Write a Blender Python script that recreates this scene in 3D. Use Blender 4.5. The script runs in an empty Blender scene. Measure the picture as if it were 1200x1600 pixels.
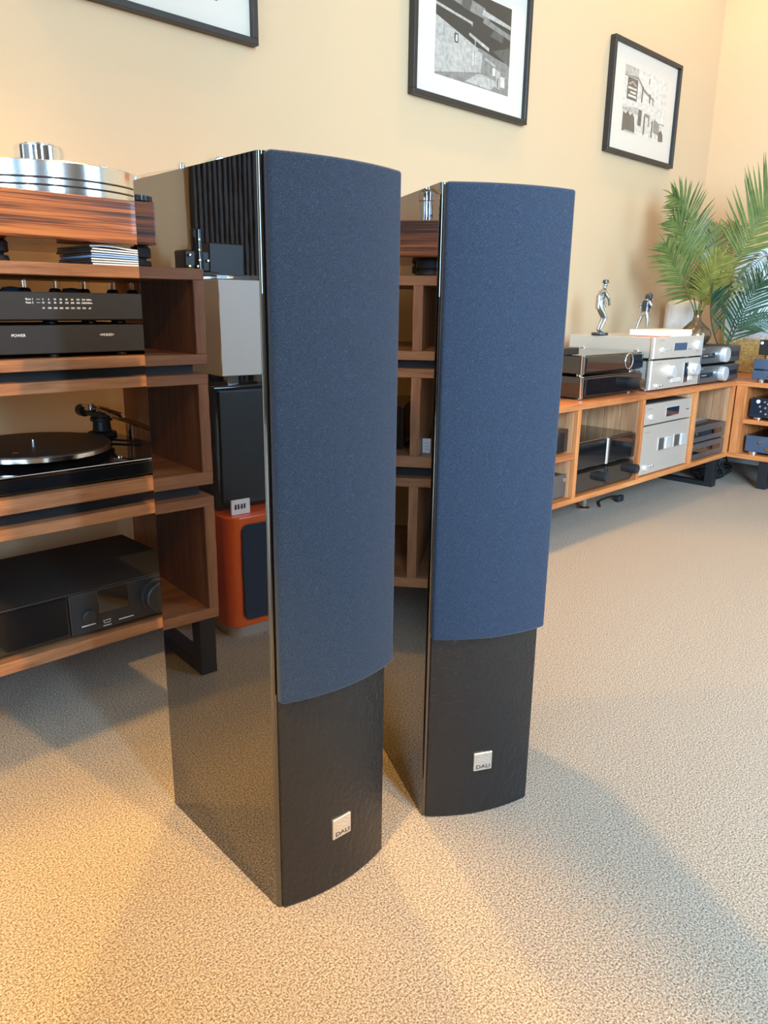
import bpy, bmesh, math, random
from mathutils import Vector, Matrix
R = math.radians
rnd = random.Random(7)
S = bpy.context.scene
COL = S.collection

# ------------------------------------------------------------------ camera
cam_d = bpy.data.cameras.new('camera')
cam_d.sensor_width = 36.0
cam_d.sensor_fit = 'AUTO'
cam_d.lens = 1193.13 / 1600 * 36.0
cam_d.clip_start = 0.02
cam = bpy.data.objects.new('camera', cam_d)
COL.objects.link(cam)
cam.matrix_world = Matrix(((0.71359, 0.17474, -0.67842, 0.0),
                           (-0.70043, 0.19672, -0.68607, 0.0),
                           (0.01357, 0.96476, 0.26277, 0.8391),
                           (0, 0, 0, 1)))
S.camera = cam

# ------------------------------------------------------------------ world, lamps, exposure
S.view_settings.view_transform = 'Standard'
S.view_settings.look = 'None'
S.view_settings.gamma = 1.0
S.view_settings.use_curve_mapping = False
S.view_settings.exposure = 0.12
w = bpy.data.worlds.new('daylight'); S.world = w
w.use_nodes = True
w.node_tree.nodes['Background'].inputs[0].default_value = (0.55, 0.75, 1.0, 1)
w.node_tree.nodes['Background'].inputs[1].default_value = 1.2


def area(name, loc, rot, sx, sy, energy, color):
    d = bpy.data.lights.new(name, 'AREA')
    d.shape = 'RECTANGLE'; d.size = sx; d.size_y = sy
    d.energy = energy; d.color = color
    o = bpy.data.objects.new(name, d); COL.objects.link(o)
    o.location = loc; o.rotation_euler = rot
    return o


def spot(name, loc, energy, color=(1.0, 0.66, 0.34), size=140, blend=0.6, radius=0.04, aim=None):
    d = bpy.data.lights.new(name, 'SPOT')
    d.energy = energy; d.color = color
    d.spot_size = R(size); d.spot_blend = blend; d.shadow_soft_size = radius
    o = bpy.data.objects.new(name, d); COL.objects.link(o)
    o.location = loc
    if aim: o.rotation_euler = (Vector(aim) - Vector(loc)).to_track_quat('-Z', 'Y').to_euler()
    return o


DAY = (0.45, 0.72, 1.0)
# daylight through the front window (behind the camera), plus two added panels
E_WIN_L, E_FILL_R, E_MID, E_WALL, E_LEFT, E_ROOM, E_FRONT, E_SIDE, E_RACK = 1000, 42, 250, 40, 660, 22, 430, 85, 100
area('window_daylight_left', (-0.85, -2.15, 1.85), (R(90), 0, 0), 2.3, 1.9, E_WIN_L, DAY)
area('added_fill_right', (3.3, -2.15, 1.85), (R(90), 0, 0), 1.4, 1.9, E_FILL_R, DAY)  # added fill so the sideboard front gets cool light
area('added_fill_side', (-3.95, -1.25, 1.75), (R(90), 0, R(-90)), 1.3, 1.7, E_SIDE, DAY)  # added panel for bright glints on cabinet edges and some fill
# warm ceiling downlights, a row close to the picture wall and a row over the room
WARM = (1.0, 0.585, 0.15)
spot('downlight_wall_row', (1.18, 1.64, 2.90), E_MID, WARM, 76, 0.35, 0.035, (1.18, 0.35, 0.0))
spot('downlight_wall_row', (-0.10, 1.82, 2.90), E_RACK, WARM)
for x, y in [(2.46, 1.70), (3.74, 1.70)]:
    spot('downlight_wall_row', (x, y, 2.90), E_WALL, WARM)
spot('downlight_room_row', (-0.90, 0.20, 2.90), E_LEFT, WARM, 27, 0.45, 0.04, (0.14, 0.52, 0.0))
spot('downlight_front_row', (0.80, -1.70, 2.90), E_FRONT, WARM, 34, 0.5, 0.04, (0.36, 1.45, 0.40))
for x, y in [(2.3, -0.2), (3.4, 0.3)]:
    spot('downlight_room_row', (x, y, 2.90), E_ROOM, WARM)


# ------------------------------------------------------------------ materials
def new_mat(name):
    m = bpy.data.materials.new(name); m.use_nodes = True
    nt = m.node_tree
    return m, nt, nt.nodes['Principled BSDF']


def setp(p, **k):
    names = dict(color='Base Color', rough='Roughness', metal='Metallic', ior='IOR', coat='Coat Weight',
                 coat_rough='Coat Roughness', sheen='Sheen Weight', spec='Specular IOR Level', trans='Transmission Weight',
                 coat_ior='Coat IOR', sheen_rough='Sheen Roughness')
    for a, v in k.items():
        s = p.inputs[names[a]]
        s.default_value = (*v, 1) if a == 'color' else v


def coords(nt, scale=(1, 1, 1), rot=(0, 0, 0), kind='Object'):
    tc = nt.nodes.new('ShaderNodeTexCoord'); mp = nt.nodes.new('ShaderNodeMapping')
    mp.inputs['Scale'].default_value = scale; mp.inputs['Rotation'].default_value = rot
    nt.links.new(tc.outputs[kind], mp.inputs['Vector'])
    return mp.outputs['Vector']


def noise(nt, vec, scale, detail=3, rough=0.55, dist=0.0):
    n = nt.nodes.new('ShaderNodeTexNoise')
    n.inputs['Scale'].default_value = scale; n.inputs['Detail'].default_value = detail
    n.inputs['Roughness'].default_value = rough; n.inputs['Distortion'].default_value = dist
    nt.links.new(vec, n.inputs['Vector'])
    return n.outputs['Fac']


def ramp(nt, fac, stops, interp='LINEAR'):
    r = nt.nodes.new('ShaderNodeValToRGB'); cr = r.color_ramp; cr.interpolation = interp
    while len(cr.elements) < len(stops): cr.elements.new(0.5)
    for e, (p, c) in zip(cr.elements, stops):
        e.position = p; e.color = (*c, 1)
    nt.links.new(fac, r.inputs['Fac'])
    return r.outputs['Color']


def bump(nt, p, height, strength=0.3, dist=0.002):
    b = nt.nodes.new('ShaderNodeBump'); b.inputs['Strength'].default_value = strength
    b.inputs['Distance'].default_value = dist
    nt.links.new(height, b.inputs['Height']); nt.links.new(b.outputs['Normal'], p.inputs['Normal'])


def plain(name, color, rough=0.5, grain=0.0, gscale=200, **k):
    m, nt, p = new_mat(name)
    setp(p, color=color, rough=rough, **k)
    if grain:
        v = coords(nt); f = noise(nt, v, gscale, 2)
        c = ramp(nt, f, [(0.3, tuple(x * (1 - grain) for x in color)), (0.7, tuple(min(1, x * (1 + grain)) for x in color))])
        nt.links.new(c, p.inputs['Base Color'])
    return m


def wood(name, axis, stops, fine=1.0, rough=0.45, coat=0.0, vary=0.0, stretch=0.07, dist=0.4, **k):
    """Grain runs along the given axis of the piece."""
    m, nt, p = new_mat(name)
    setp(p, rough=rough, coat=coat, **k)
    s = [1, 1, 1]; s['xyz'.index(axis)] = stretch
    v = coords(nt, tuple(s))
    if vary:
        oi = nt.nodes.new('ShaderNodeObjectInfo')
        ad = nt.nodes.new('ShaderNodeVectorMath'); ad.operation = 'ADD'
        sc = nt.nodes.new('ShaderNodeVectorMath'); sc.operation = 'SCALE'
        cb = nt.nodes.new('ShaderNodeCombineXYZ')
        for i in range(3): nt.links.new(oi.outputs['Random'], cb.inputs[i])
        nt.links.new(cb.outputs[0], sc.inputs[0]); sc.inputs['Scale'].default_value = 7.0
        nt.links.new(v, ad.inputs[0]); nt.links.new(sc.outputs[0], ad.inputs[1])
        v = ad.outputs[0]
    f1 = noise(nt, v, 26 * fine, 4, 0.6, dist)
    f2 = noise(nt, v, 180 * fine, 3, 0.6)
    mx = nt.nodes.new('ShaderNodeMath'); mx.operation = 'MULTIPLY_ADD'
    nt.links.new(f2, mx.inputs[0]); mx.inputs[1].default_value = 0.32
    ml = nt.nodes.new('ShaderNodeMath'); ml.operation = 'MULTIPLY'; ml.inputs[1].default_value = 0.68
    nt.links.new(f1, ml.inputs[0]); nt.links.new(ml.outputs[0], mx.inputs[2])
    c = ramp(nt, mx.outputs[0], stops)
    if vary:
        hv = nt.nodes.new('ShaderNodeHueSaturation')
        mr = nt.nodes.new('ShaderNodeMapRange')
        mr.inputs['To Min'].default_value = 1 - vary; mr.inputs['To Max'].default_value = 1 + vary
        nt.links.new(oi.outputs['Random'], mr.inputs['Value']); nt.links.new(mr.outputs[0], hv.inputs['Value'])
        nt.links.new(c, hv.inputs['Color']); c = hv.outputs['Color']
    nt.links.new(c, p.inputs['Base Color'])
    bump(nt, p, f2, 0.12, 0.0006)
    return m


M = {}
# walls: painted plaster
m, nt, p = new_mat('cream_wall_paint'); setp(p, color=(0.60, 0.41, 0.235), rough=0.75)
bump(nt, p, noise(nt, coords(nt), 260, 3), 0.08, 0.001); M['wall'] = m
M['ceiling'] = plain('warm_ceiling_paint', (0.45, 0.40, 0.34), 0.8, 0.02, 30)
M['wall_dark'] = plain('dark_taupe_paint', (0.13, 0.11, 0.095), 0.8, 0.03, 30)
# carpet
m, nt, p = new_mat('beige_twist_carpet'); setp(p, rough=0.95, spec=0.1)
v = coords(nt)
a1 = noise(nt, v, 340, 4, 0.7); a2 = noise(nt, v, 900, 2, 0.6); a3 = noise(nt, v, 3.0, 2)
mx = nt.nodes.new('ShaderNodeMath'); mx.operation = 'MULTIPLY_ADD'
nt.links.new(a2, mx.inputs[0]); mx.inputs[1].default_value = 0.35; nt.links.new(a1, mx.inputs[2])
c = ramp(nt, mx.outputs[0], [(0.56, (0.24, 0.16, 0.105)), (0.665, (0.69, 0.535, 0.40)), (0.77, (1.0, 0.88, 0.74))])
nt.links.new(c, p.inputs['Base Color'])
bump(nt, p, mx.outputs[0], 1.0, 0.012); M['carpet'] = m
WAL = [(0.30, (0.15, 0.055, 0.022)), (0.5, (0.37, 0.155, 0.066)), (0.72, (0.56, 0.26, 0.12))]
M['walnut_x'] = wood('walnut_grain_along', 'x', WAL)
M['walnut_z'] = wood('walnut_grain_upright', 'z', WAL)
M['walnut_y'] = wood('walnut_grain_deep', 'y', WAL)
ACA = [(0.30, (0.24, 0.060, 0.016)), (0.5, (0.56, 0.18, 0.050)), (0.70, (0.74, 0.29, 0.090))]
M['acacia_x'] = wood('acacia_grain_along', 'x', ACA)
M['acacia_y'] = wood('acacia_grain_deep', 'y', ACA)
M['acacia_z'] = wood('acacia_grain_upright', 'z', ACA)
PLK = [(0.28, (0.36, 0.14, 0.070)), (0.5, (0.70, 0.335, 0.155)), (0.70, (0.94, 0.53, 0.275))]
M['plank'] = wood('pale_knotty_plank', 'z', PLK, vary=0.38, fine=0.7)
nt = M['plank'].node_tree; p = nt.nodes['Principled BSDF']          # dark knots
vo = nt.nodes.new('ShaderNodeTexVoronoi'); vo.inputs['Scale'].default_value = 9.0
oi = nt.nodes.new('ShaderNodeObjectInfo'); cb = nt.nodes.new('ShaderNodeCombineXYZ'); ad = nt.nodes.new('ShaderNodeVectorMath')
mu = nt.nodes.new('ShaderNodeMath'); mu.operation = 'MULTIPLY'; mu.inputs[1].default_value = 13.0
nt.links.new(oi.outputs['Random'], mu.inputs[0]); nt.links.new(mu.outputs[0], cb.inputs['Z']); nt.links.new(mu.outputs[0], cb.inputs['X'])
nt.links.new(coords(nt, (1, 1, 0.55)), ad.inputs[0]); nt.links.new(cb.outputs[0], ad.inputs[1]); nt.links.new(ad.outputs[0], vo.inputs['Vector'])
kn = ramp(nt, vo.outputs['Distance'], [(0.07, (0.30, 0.17, 0.15)), (0.13, (0.85, 0.72, 0.68)), (0.22, (1, 1, 1))])
mk = nt.nodes.new('ShaderNodeMixRGB'); mk.blend_type = 'MULTIPLY'; mk.inputs[0].default_value = 1.0
src = p.inputs['Base Color'].links[0].from_socket
nt.links.new(src, mk.inputs[1]); nt.links.new(kn, mk.inputs[2]); nt.links.new(mk.outputs[0], p.inputs['Base Color'])
ZEB = [(0.38, (0.020, 0.007, 0.004)), (0.46, (0.10, 0.028, 0.010)), (0.53, (0.40, 0.115, 0.026)), (0.64, (0.58, 0.21, 0.05)), (0.72, (0.12, 0.035, 0.012))]
M['zebrano'] = wood('macassar_lacquer', 'x', ZEB, fine=2.6, rough=0.35, coat=0.8, stretch=0.012, coat_rough=0.03, coat_ior=1.5, dist=0.15)
M['slat'] = wood('dark_slat', 'z', [(0.3, (0.011, 0.006, 0.004)), (0.7, (0.028, 0.016, 0.011))], rough=0.6)
# speaker lacquer
m, nt, p = new_mat('black_piano_lacquer'); setp(p, color=(0.006, 0.005, 0.005), rough=0.012, ior=2.4)
bump(nt, p, noise(nt, coords(nt, (1, 1, 0.35)), 45, 2), 0.02, 0.0008); M['lacquer'] = m
m, nt, p = new_mat('satin_black_baffle'); setp(p, color=(0.012, 0.0115, 0.012), rough=0.15, ior=1.5)
v = coords(nt, (1, 1, 0.6)); mt_ = ramp(nt, noise(nt, v, 16, 4, 0.6), [(0.3, (0.11, 0.11, 0.11)), (0.7, (0.30, 0.30, 0.30))]); nt.links.new(mt_, p.inputs['Roughness']); bump(nt, p, noise(nt, v, 120, 4, 0.65), 0.9, 0.0035); M['baffle'] = m
m, nt, p = new_mat('navy_black_grille_cloth'); setp(p, rough=0.85, sheen=0.2, sheen_rough=0.4, spec=0.3)
v = coords(nt); f = noise(nt, v, 900, 2, 0.7)
c = ramp(nt, f, [(0.35, (0.006, 0.013, 0.026)), (0.6, (0.017, 0.034, 0.068)), (0.8, (0.06, 0.105, 0.18))])
nt.links.new(c, p.inputs['Base Color']); bump(nt, p, f, 0.5, 0.001); M['grille'] = m
M['recess'] = plain('black_recess', (0.004, 0.004, 0.005), 0.5, 0.05)
M['badge'] = plain('brushed_silver_badge', (0.78, 0.74, 0.68), 0.32, 0.1, 900, metal=0.85)
M['ink'] = plain('black_print', (0.015, 0.013, 0.012), 0.5, 0.05)
M['grey_ink'] = plain('grey_relief', (0.30, 0.26, 0.22), 0.5, 0.05)
M['white_ink'] = plain('white_print', (0.85, 0.85, 0.82), 0.5, 0.02)
# metals, plastics
M['black_metal'] = plain('black_powder_coat', (0.012, 0.012, 0.013), 0.45, 0.1)
M['black_gloss'] = plain('black_gloss', (0.008, 0.008, 0.009), 0.04, 0, ior=1.75)
M['black_satin'] = plain('black_satin', (0.012, 0.0115, 0.0115), 0.4, 0.1)
M['smoke_gloss'] = plain('smoked_black_gloss', (0.018, 0.013, 0.010), 0.05, 0, ior=1.8)
M['charcoal'] = plain('charcoal_anodised', (0.034, 0.032, 0.033), 0.42, 0.08, 400, metal=0.3)
M['charcoal_top'] = plain('charcoal_lid', (0.022, 0.020, 0.018), 0.55, 0.08, 400)
M['silver'] = plain('champagne_silver', (0.74, 0.64, 0.53), 0.38, 0.03, 600, metal=0.55)
M['silver_side'] = plain('silver_lid', (0.70, 0.64, 0.56), 0.34, 0.03, 600, metal=0.6)
M['chrome'] = plain('chrome', (0.82, 0.83, 0.85), 0.08, 0, metal=1.0)
m, nt, p = new_mat('turned_aluminium'); setp(p, color=(0.80, 0.80, 0.79), rough=0.16, metal=1.0)
bump(nt, p, noise(nt, coords(nt, (1, 1, 14)), 60, 2), 0.08, 0.0006); M['alu'] = m
M['knob_silver'] = plain('satin_silver_knob', (0.86, 0.85, 0.82), 0.24, 0.02, metal=0.55)
M['gunmetal'] = plain('gunmetal_front', (0.155, 0.145, 0.138), 0.36, 0.05, 500, metal=0.6)
M['display'] = plain('dark_display_glass', (0.015, 0.022, 0.034), 0.06, 0)
M['blue_display'] = plain('blue_grey_display', (0.06, 0.085, 0.13), 0.12, 0.03)
M['rubber'] = plain('black_rubber', (0.014, 0.014, 0.015), 0.6, 0.1)
M['white_paint'] = plain('white_satin_paint', (0.80, 0.77, 0.73), 0.35, 0.02)
M['orange'] = plain('orange_lacquer', (0.78, 0.11, 0.012), 0.08, 0.02, ior=1.6)
M['paper'] = plain('white_paper', (0.84, 0.84, 0.85), 0.7, 0.05, 500)
M['blue_paper'] = plain('pale_blue_paper', (0.32, 0.50, 0.78), 0.6, 0.05, 500)
M['cover'] = plain('dark_blue_cover', (0.015, 0.024, 0.036), 0.3, 0.2, 60)
M['cream_cover'] = plain('cream_book_cover', (0.83, 0.72, 0.52), 0.5, 0.03)
M['red_cover'] = plain('red_book_edge', (0.72, 0.17, 0.09), 0.5, 0.03)
M['mat_board'] = plain('white_mount_board', (0.74, 0.62, 0.50), 0.8, 0.01)
M['frame_black'] = plain('black_frame_moulding', (0.022, 0.019, 0.016), 0.45, 0.1)
M['frame_edge'] = plain('grey_frame_side', (0.20, 0.21, 0.22), 0.5, 0.05)
for i, g in enumerate([0.02, 0.09, 0.24, 0.48, 0.74]):
    m, nt, p = new_mat('photo_grey_%s' % 'abcde'[i]); setp(p, rough=0.6)
    f = noise(nt, coords(nt), 60, 5, 0.7)
    c = ramp(nt, f, [(0.3, (g * 0.6, g * 0.53, g * 0.46)), (0.7, (min(1, g * 1.3), min(1, g * 1.12), min(1, g * 0.93)))])
    nt.links.new(c, p.inputs['Base Color']); M['g%d' % i] = m
# thin clear glass (pane in front of a print, valve envelopes)
m, nt, p = new_mat('clear_thin_glass')
tr = nt.nodes.new('ShaderNodeBsdfTransparent'); gl = nt.nodes.new('ShaderNodeBsdfGlossy'); gl.inputs['Roughness'].default_value = 0.02
fr = nt.nodes.new('ShaderNodeFresnel'); ge = nt.nodes.new('ShaderNodeNewGeometry'); mr = nt.nodes.new('ShaderNodeMapRange')
mr.inputs['To Min'].default_value = 1.45; mr.inputs['To Max'].default_value = 1 / 1.45     # same faint sheen from either side of the thin pane
nt.links.new(ge.outputs['Backfacing'], mr.inputs['Value']); nt.links.new(mr.outputs[0], fr.inputs['IOR'])
ms = nt.nodes.new('ShaderNodeMixShader'); nt.links.new(fr.outputs[0], ms.inputs[0])
nt.links.new(tr.outputs[0], ms.inputs[1]); nt.links.new(gl.outputs[0], ms.inputs[2])
nt.links.new(ms.outputs[0], nt.nodes['Material Output'].inputs['Surface']); M['glass'] = m
m, nt, p = new_mat('clear_acrylic'); setp(p, color=(0.9, 0.93, 0.95), rough=0.03, trans=0.9, ior=1.49); M['acrylic'] = m
# plants
def leaf(name, c1, c2):
    m, nt, p = new_mat(name); setp(p, rough=0.42)
    f = noise(nt, coords(nt), 30, 2)
    nt.links.new(ramp(nt, f, [(0.3, c1), (0.7, c2)]), p.inputs['Base Color'])
    return m
M['leaf'] = leaf('bright_palm_green', (0.085, 0.115, 0.024), (0.165, 0.19, 0.044))
M['leaf_y'] = leaf('yellow_palm_green', (0.15, 0.155, 0.030), (0.29, 0.26, 0.055))
M['leaf_d'] = leaf('dark_palm_green', (0.026, 0.060, 0.030), (0.055, 0.105, 0.048))
M['bronze'] = plain('bronze_glaze', (0.22, 0.15, 0.09), 0.18, 0.15, 30, metal=0.7)
m, nt, p = new_mat('white_brushed_ceramic'); setp(p, rough=0.5)
f = noise(nt, coords(nt, (1, 1, 0.4)), 22, 4, 0.6, 1.0)
nt.links.new(ramp(nt, f, [(0.3, (0.66, 0.66, 0.66)), (0.55, (0.84, 0.82, 0.79))]), p.inputs['Base Color']); M['ceramic'] = m
# abstract canvas: ochre ridges below, pale blue strokes above
m, nt, p = new_mat('abstract_canvas_paint'); setp(p, rough=0.55)
v = coords(nt); sx = nt.nodes.new('ShaderNodeSeparateXYZ'); nt.links.new(v, sx.inputs[0])
n1 = noise(nt, coords(nt, (1, 1, 2.2), (R(28), 0, 0)), 16, 4, 0.6, 1.2)
n2 = noise(nt, coords(nt, (1, 1, 1.6), (R(35), 0, 0)), 30, 4, 0.65, 1.5)
sky = ramp(nt, n1, [(0.3, (0.42, 0.60, 0.76)), (0.5, (0.66, 0.76, 0.83)), (0.66, (0.85, 0.85, 0.84))])
ochre = ramp(nt, n2, [(0.3, (0.30, 0.17, 0.05)), (0.5, (0.56, 0.36, 0.11)), (0.7, (0.72, 0.52, 0.20))])
ad = nt.nodes.new('ShaderNodeMath'); ad.operation = 'MULTIPLY_ADD'
nt.links.new(n2, ad.inputs[0]); ad.inputs[1].default_value = 0.14; nt.links.new(sx.outputs['Z'], ad.inputs[2])
lt = ramp(nt, ad.outputs[0], [(0.235, (0, 0, 0)), (0.275, (1, 1, 1))])
mc = nt.nodes.new('ShaderNodeMixRGB'); nt.links.new(lt, mc.inputs[0]); nt.links.new(ochre, mc.inputs[1]); nt.links.new(sky, mc.inputs[2])
nt.links.new(mc.outputs[0], p.inputs['Base Color']); bump(nt, p, n2, 0.8, 0.01); M['canvas'] = m
M['pewter'] = plain('polished_pewter', (0.50, 0.49, 0.47), 0.24, 0.2, 90, metal=0.9)
M['pewter_dark'] = plain('dark_pewter', (0.09, 0.09, 0.10), 0.3, 0.2, 90, metal=0.8)


# ------------------------------------------------------------------ shape helpers
class Shape:
    def __init__(self): self.bm = bmesh.new()

    def _merge(self, t):
        me = bpy.data.meshes.new('tmp'); t.to_mesh(me); t.free()
        self.bm.from_mesh(me); bpy.data.meshes.remove(me)

    def box(self, x0, x1, y0, y1, z0, z1, bev=0.0, seg=2, mat=None, mi=0):
        t = bmesh.new(); bmesh.ops.create_cube(t, size=1)
        for v in t.verts:
            v.co = Vector((x0 + (v.co.x + .5) * (x1 - x0), y0 + (v.co.y + .5) * (y1 - y0), z0 + (v.co.z + .5) * (z1 - z0)))
        if bev: bmesh.ops.bevel(t, geom=t.edges[:], offset=bev, segments=seg, profile=0.5, affect='EDGES')
        if mat is not None: t.transform(mat)
        for f in t.faces: f.material_index = mi
        self._merge(t); return self

    def cyl(self, c, r, h, axis='z', seg=24, r2=None, bev=0.0):
        """Cylinder starting at c and running h along axis."""
        t = bmesh.new()
        bmesh.ops.create_cone(t, cap_ends=True, segments=seg, radius1=r, radius2=r if r2 is None else r2, depth=h)
        if bev:
            es = [e for e in t.edges if len(e.link_faces) == 2 and any(len(f.verts) > 4 for f in e.link_faces)]
            bmesh.ops.bevel(t, geom=es, offset=bev, segments=2, profile=0.5, affect='EDGES')
        bmesh.ops.translate(t, verts=t.verts, vec=(0, 0, h / 2))
        if axis == 'x': t.transform(Matrix.Rotation(R(90), 4, 'Y'))
        if axis == 'y': t.transform(Matrix.Rotation(R(-90), 4, 'X'))
        if axis == '-y': t.transform(Matrix.Rotation(R(90), 4, 'X'))
        if axis == '-x': t.transform(Matrix.Rotation(R(-90), 4, 'Y'))
        t.transform(Matrix.Translation(c)); self._merge(t); return self

    def lathe(self, prof, c=(0, 0, 0), seg=32):
        t = bmesh.new(); rings = []
        for r, z in prof:
            rings.append([t.verts.new((c[0] + r * math.cos(2 * math.pi * k / seg), c[1] + r * math.sin(2 * math.pi * k / seg), c[2] + z)) for k in range(seg)])
        for a, b in zip(rings, rings[1:]):
            for k in range(seg): t.faces.new((a[k], a[(k + 1) % seg], b[(k + 1) % seg], b[k]))
        t.faces.new(rings[0][::-1]); t.faces.new(rings[-1]); self._merge(t); return self

    def prism(self, poly, z0, z1, bev=0.0, mat=None, mi=0):
        t = bmesh.new()
        a = [t.verts.new((x, y, z0)) for x, y in poly]; b = [t.verts.new((x, y, z1)) for x, y in poly]
        n = len(poly)
        t.faces.new(a[::-1]); t.faces.new(b)
        for k in range(n): t.faces.new((a[k], a[(k + 1) % n], b[(k + 1) % n], b[k]))
        bmesh.ops.recalc_face_normals(t, faces=t.faces)
        if bev: bmesh.ops.bevel(t, geom=[e for e in t.edges if e.calc_face_angle(0) > 0.6], offset=bev, segments=3, profile=0.5, affect='EDGES')
        if mat is not None: t.transform(mat)
        for f in t.faces: f.material_index = mi
        self._merge(t); return self

    def tube(self, pts, r, seg=8, taper=None):
        t = bmesh.new(); pts = [Vector(p) for p in pts]; rings = []
        up = Vector((0.13, 0.21, 1)).normalized()
        for i, p in enumerate(pts):
            d = (pts[min(i + 1, len(pts) - 1)] - pts[max(i - 1, 0)]).normalized()
            a = d.cross(up)
            if a.length < 1e-3: a = d.cross(Vector((1, 0, 0)))
            a.normalize(); b = d.cross(a)
            rr = r if taper is None else r + (taper - r) * i / (len(pts) - 1)
            rings.append([t.verts.new(p + (a * math.cos(2 * math.pi * k / seg) + b * math.sin(2 * math.pi * k / seg)) * rr) for k in range(seg)])
        for q, s in zip(rings, rings[1:]):
            for k in range(seg): t.faces.new((q[k], q[(k + 1) % seg], s[(k + 1) % seg], s[k]))
        t.faces.new(rings[0][::-1]); t.faces.new(rings[-1])
        bmesh.ops.recalc_face_normals(t, faces=t.faces); self._merge(t); return self

    def link(self, name, mat, parent=None, smooth=True, label=None):
        me = bpy.data.meshes.new(name); self.bm.to_mesh(me); self.bm.free()
        for mm in (mat if isinstance(mat, list) else [mat]): me.materials.append(mm)
        if smooth:
            me.polygons.foreach_set('use_smooth', [True] * len(me.polygons))
            try: me.set_sharp_from_angle(angle=R(35))
            except Exception: pass
        o = bpy.data.objects.new(name, me); COL.objects.link(o)
        if smooth:
            wn = o.modifiers.new('weighted_normals', 'WEIGHTED_NORMAL'); wn.keep_sharp = True; wn.weight = 80
        if parent is not None: o.parent = parent
        if label: o['label'] = label
        return o


def smooth_path(pts, n=8):
    """Catmull-Rom through the points."""
    P = [Vector(p) for p in pts]; P = [P[0] * 2 - P[1]] + P + [P[-1] * 2 - P[-2]]
    out = []
    for i in range(1, len(P) - 2):
        for k in range(n):
            t = k / n; a, b, c, d = P[i - 1:i + 3]
            out.append(0.5 * ((2 * b) + (c - a) * t + (2 * a - 5 * b + 4 * c - d) * t * t + (3 * b - a - 3 * c + d) * t ** 3))
    out.append(P[-2]); return out


def tag(o, label, cat, group=None):
    o['label'] = label; o['category'] = cat
    if group: o['group'] = group
    return o


def thing(name, label, cat, loc=(0, 0, 0), rotz=0.0, group=None):
    o = bpy.data.objects.new(name, None); COL.objects.link(o)
    o.empty_display_size = 0.05
    o.location = loc; o.rotation_euler = (0, 0, rotz)
    return tag(o, label, cat, group)


def copy_tree(o, parent=None):
    c = o.copy(); COL.objects.link(c)
    if parent is not None: c.parent = parent
    for ch in list(o.children): copy_tree(ch, c)
    return c


def structure(name, sh, mat):
    o = sh.link(name, mat, smooth=False); o['kind'] = 'structure'; return o


def text(name, s, size, loc, parent, mat, rot=(R(90), 0, 0), align='CENTER', extrude=0.0003, sx=1.0):
    c = bpy.data.curves.new(name, 'FONT'); c.body = s; c.size = size; c.extrude = extrude
    c.align_x = align; c.align_y = 'CENTER'; c.resolution_u = 3
    t = bpy.data.objects.new(name, c); COL.objects.link(t)
    dg = bpy.context.evaluated_depsgraph_get()
    me = bpy.data.meshes.new_from_object(t.evaluated_get(dg))
    bpy.data.objects.remove(t); bpy.data.curves.remove(c)
    me.materials.clear(); me.materials.append(mat)
    o = bpy.data.objects.new(name, me); COL.objects.link(o)
    o.parent = parent; o.location = loc; o.rotation_euler = rot; o.scale = (sx, 1, 1)
    return o


def rrect(x0, x1, y0, y1, r, n=6):
    pts = []
    for cx, cy, a in ((x1 - r, y0 + r, -90), (x1 - r, y1 - r, 0), (x0 + r, y1 - r, 90), (x0 + r, y0 + r, 180)):
        for k in range(n + 1):
            t = R(a + 90 * k / n); pts.append((cx + r * math.cos(t), cy + r * math.sin(t)))
    return pts


# ------------------------------------------------------------------ room shell
X0, X1, Y0, Y1, ZC = -4.0, 4.43, -2.2, 2.0, 2.95
structure('floor', Shape().box(X0, X1, Y0, Y1, -0.06, 0.0), M['carpet'])
structure('ceiling', Shape().box(X0 - .1, X1 + .1, Y0 - .1, Y1 + .1, ZC, ZC + 0.1), M['ceiling'])
structure('wall_back', Shape().box(X0 - .1, X1 + .1, Y1, Y1 + 0.1, -0.06, ZC), M['wall'])
structure('wall_right', Shape().box(X1, X1 + 0.1, Y0, Y1, -0.06, ZC), M['wall'])
wl = Shape()                                           # left wall, its opening added for the side light
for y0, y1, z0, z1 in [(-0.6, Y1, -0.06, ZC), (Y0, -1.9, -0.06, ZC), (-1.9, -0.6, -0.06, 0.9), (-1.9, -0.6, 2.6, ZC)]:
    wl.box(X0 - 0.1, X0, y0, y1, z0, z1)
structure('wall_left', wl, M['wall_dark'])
wf = Shape()                                           # front wall with a window opening and one added for the right fill
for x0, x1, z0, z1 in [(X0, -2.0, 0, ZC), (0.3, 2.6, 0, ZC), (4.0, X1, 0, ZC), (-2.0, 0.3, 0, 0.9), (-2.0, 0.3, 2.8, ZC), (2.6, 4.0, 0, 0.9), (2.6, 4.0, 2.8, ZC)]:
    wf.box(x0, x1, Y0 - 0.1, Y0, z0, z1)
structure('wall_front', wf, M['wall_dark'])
structure('added_daylight_blocker', Shape().box(-0.72, 0.30, -0.80, -0.48, 0, ZC), M['wall_dark'])   # unseen block added behind the camera to keep daylight off the left floor
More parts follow.
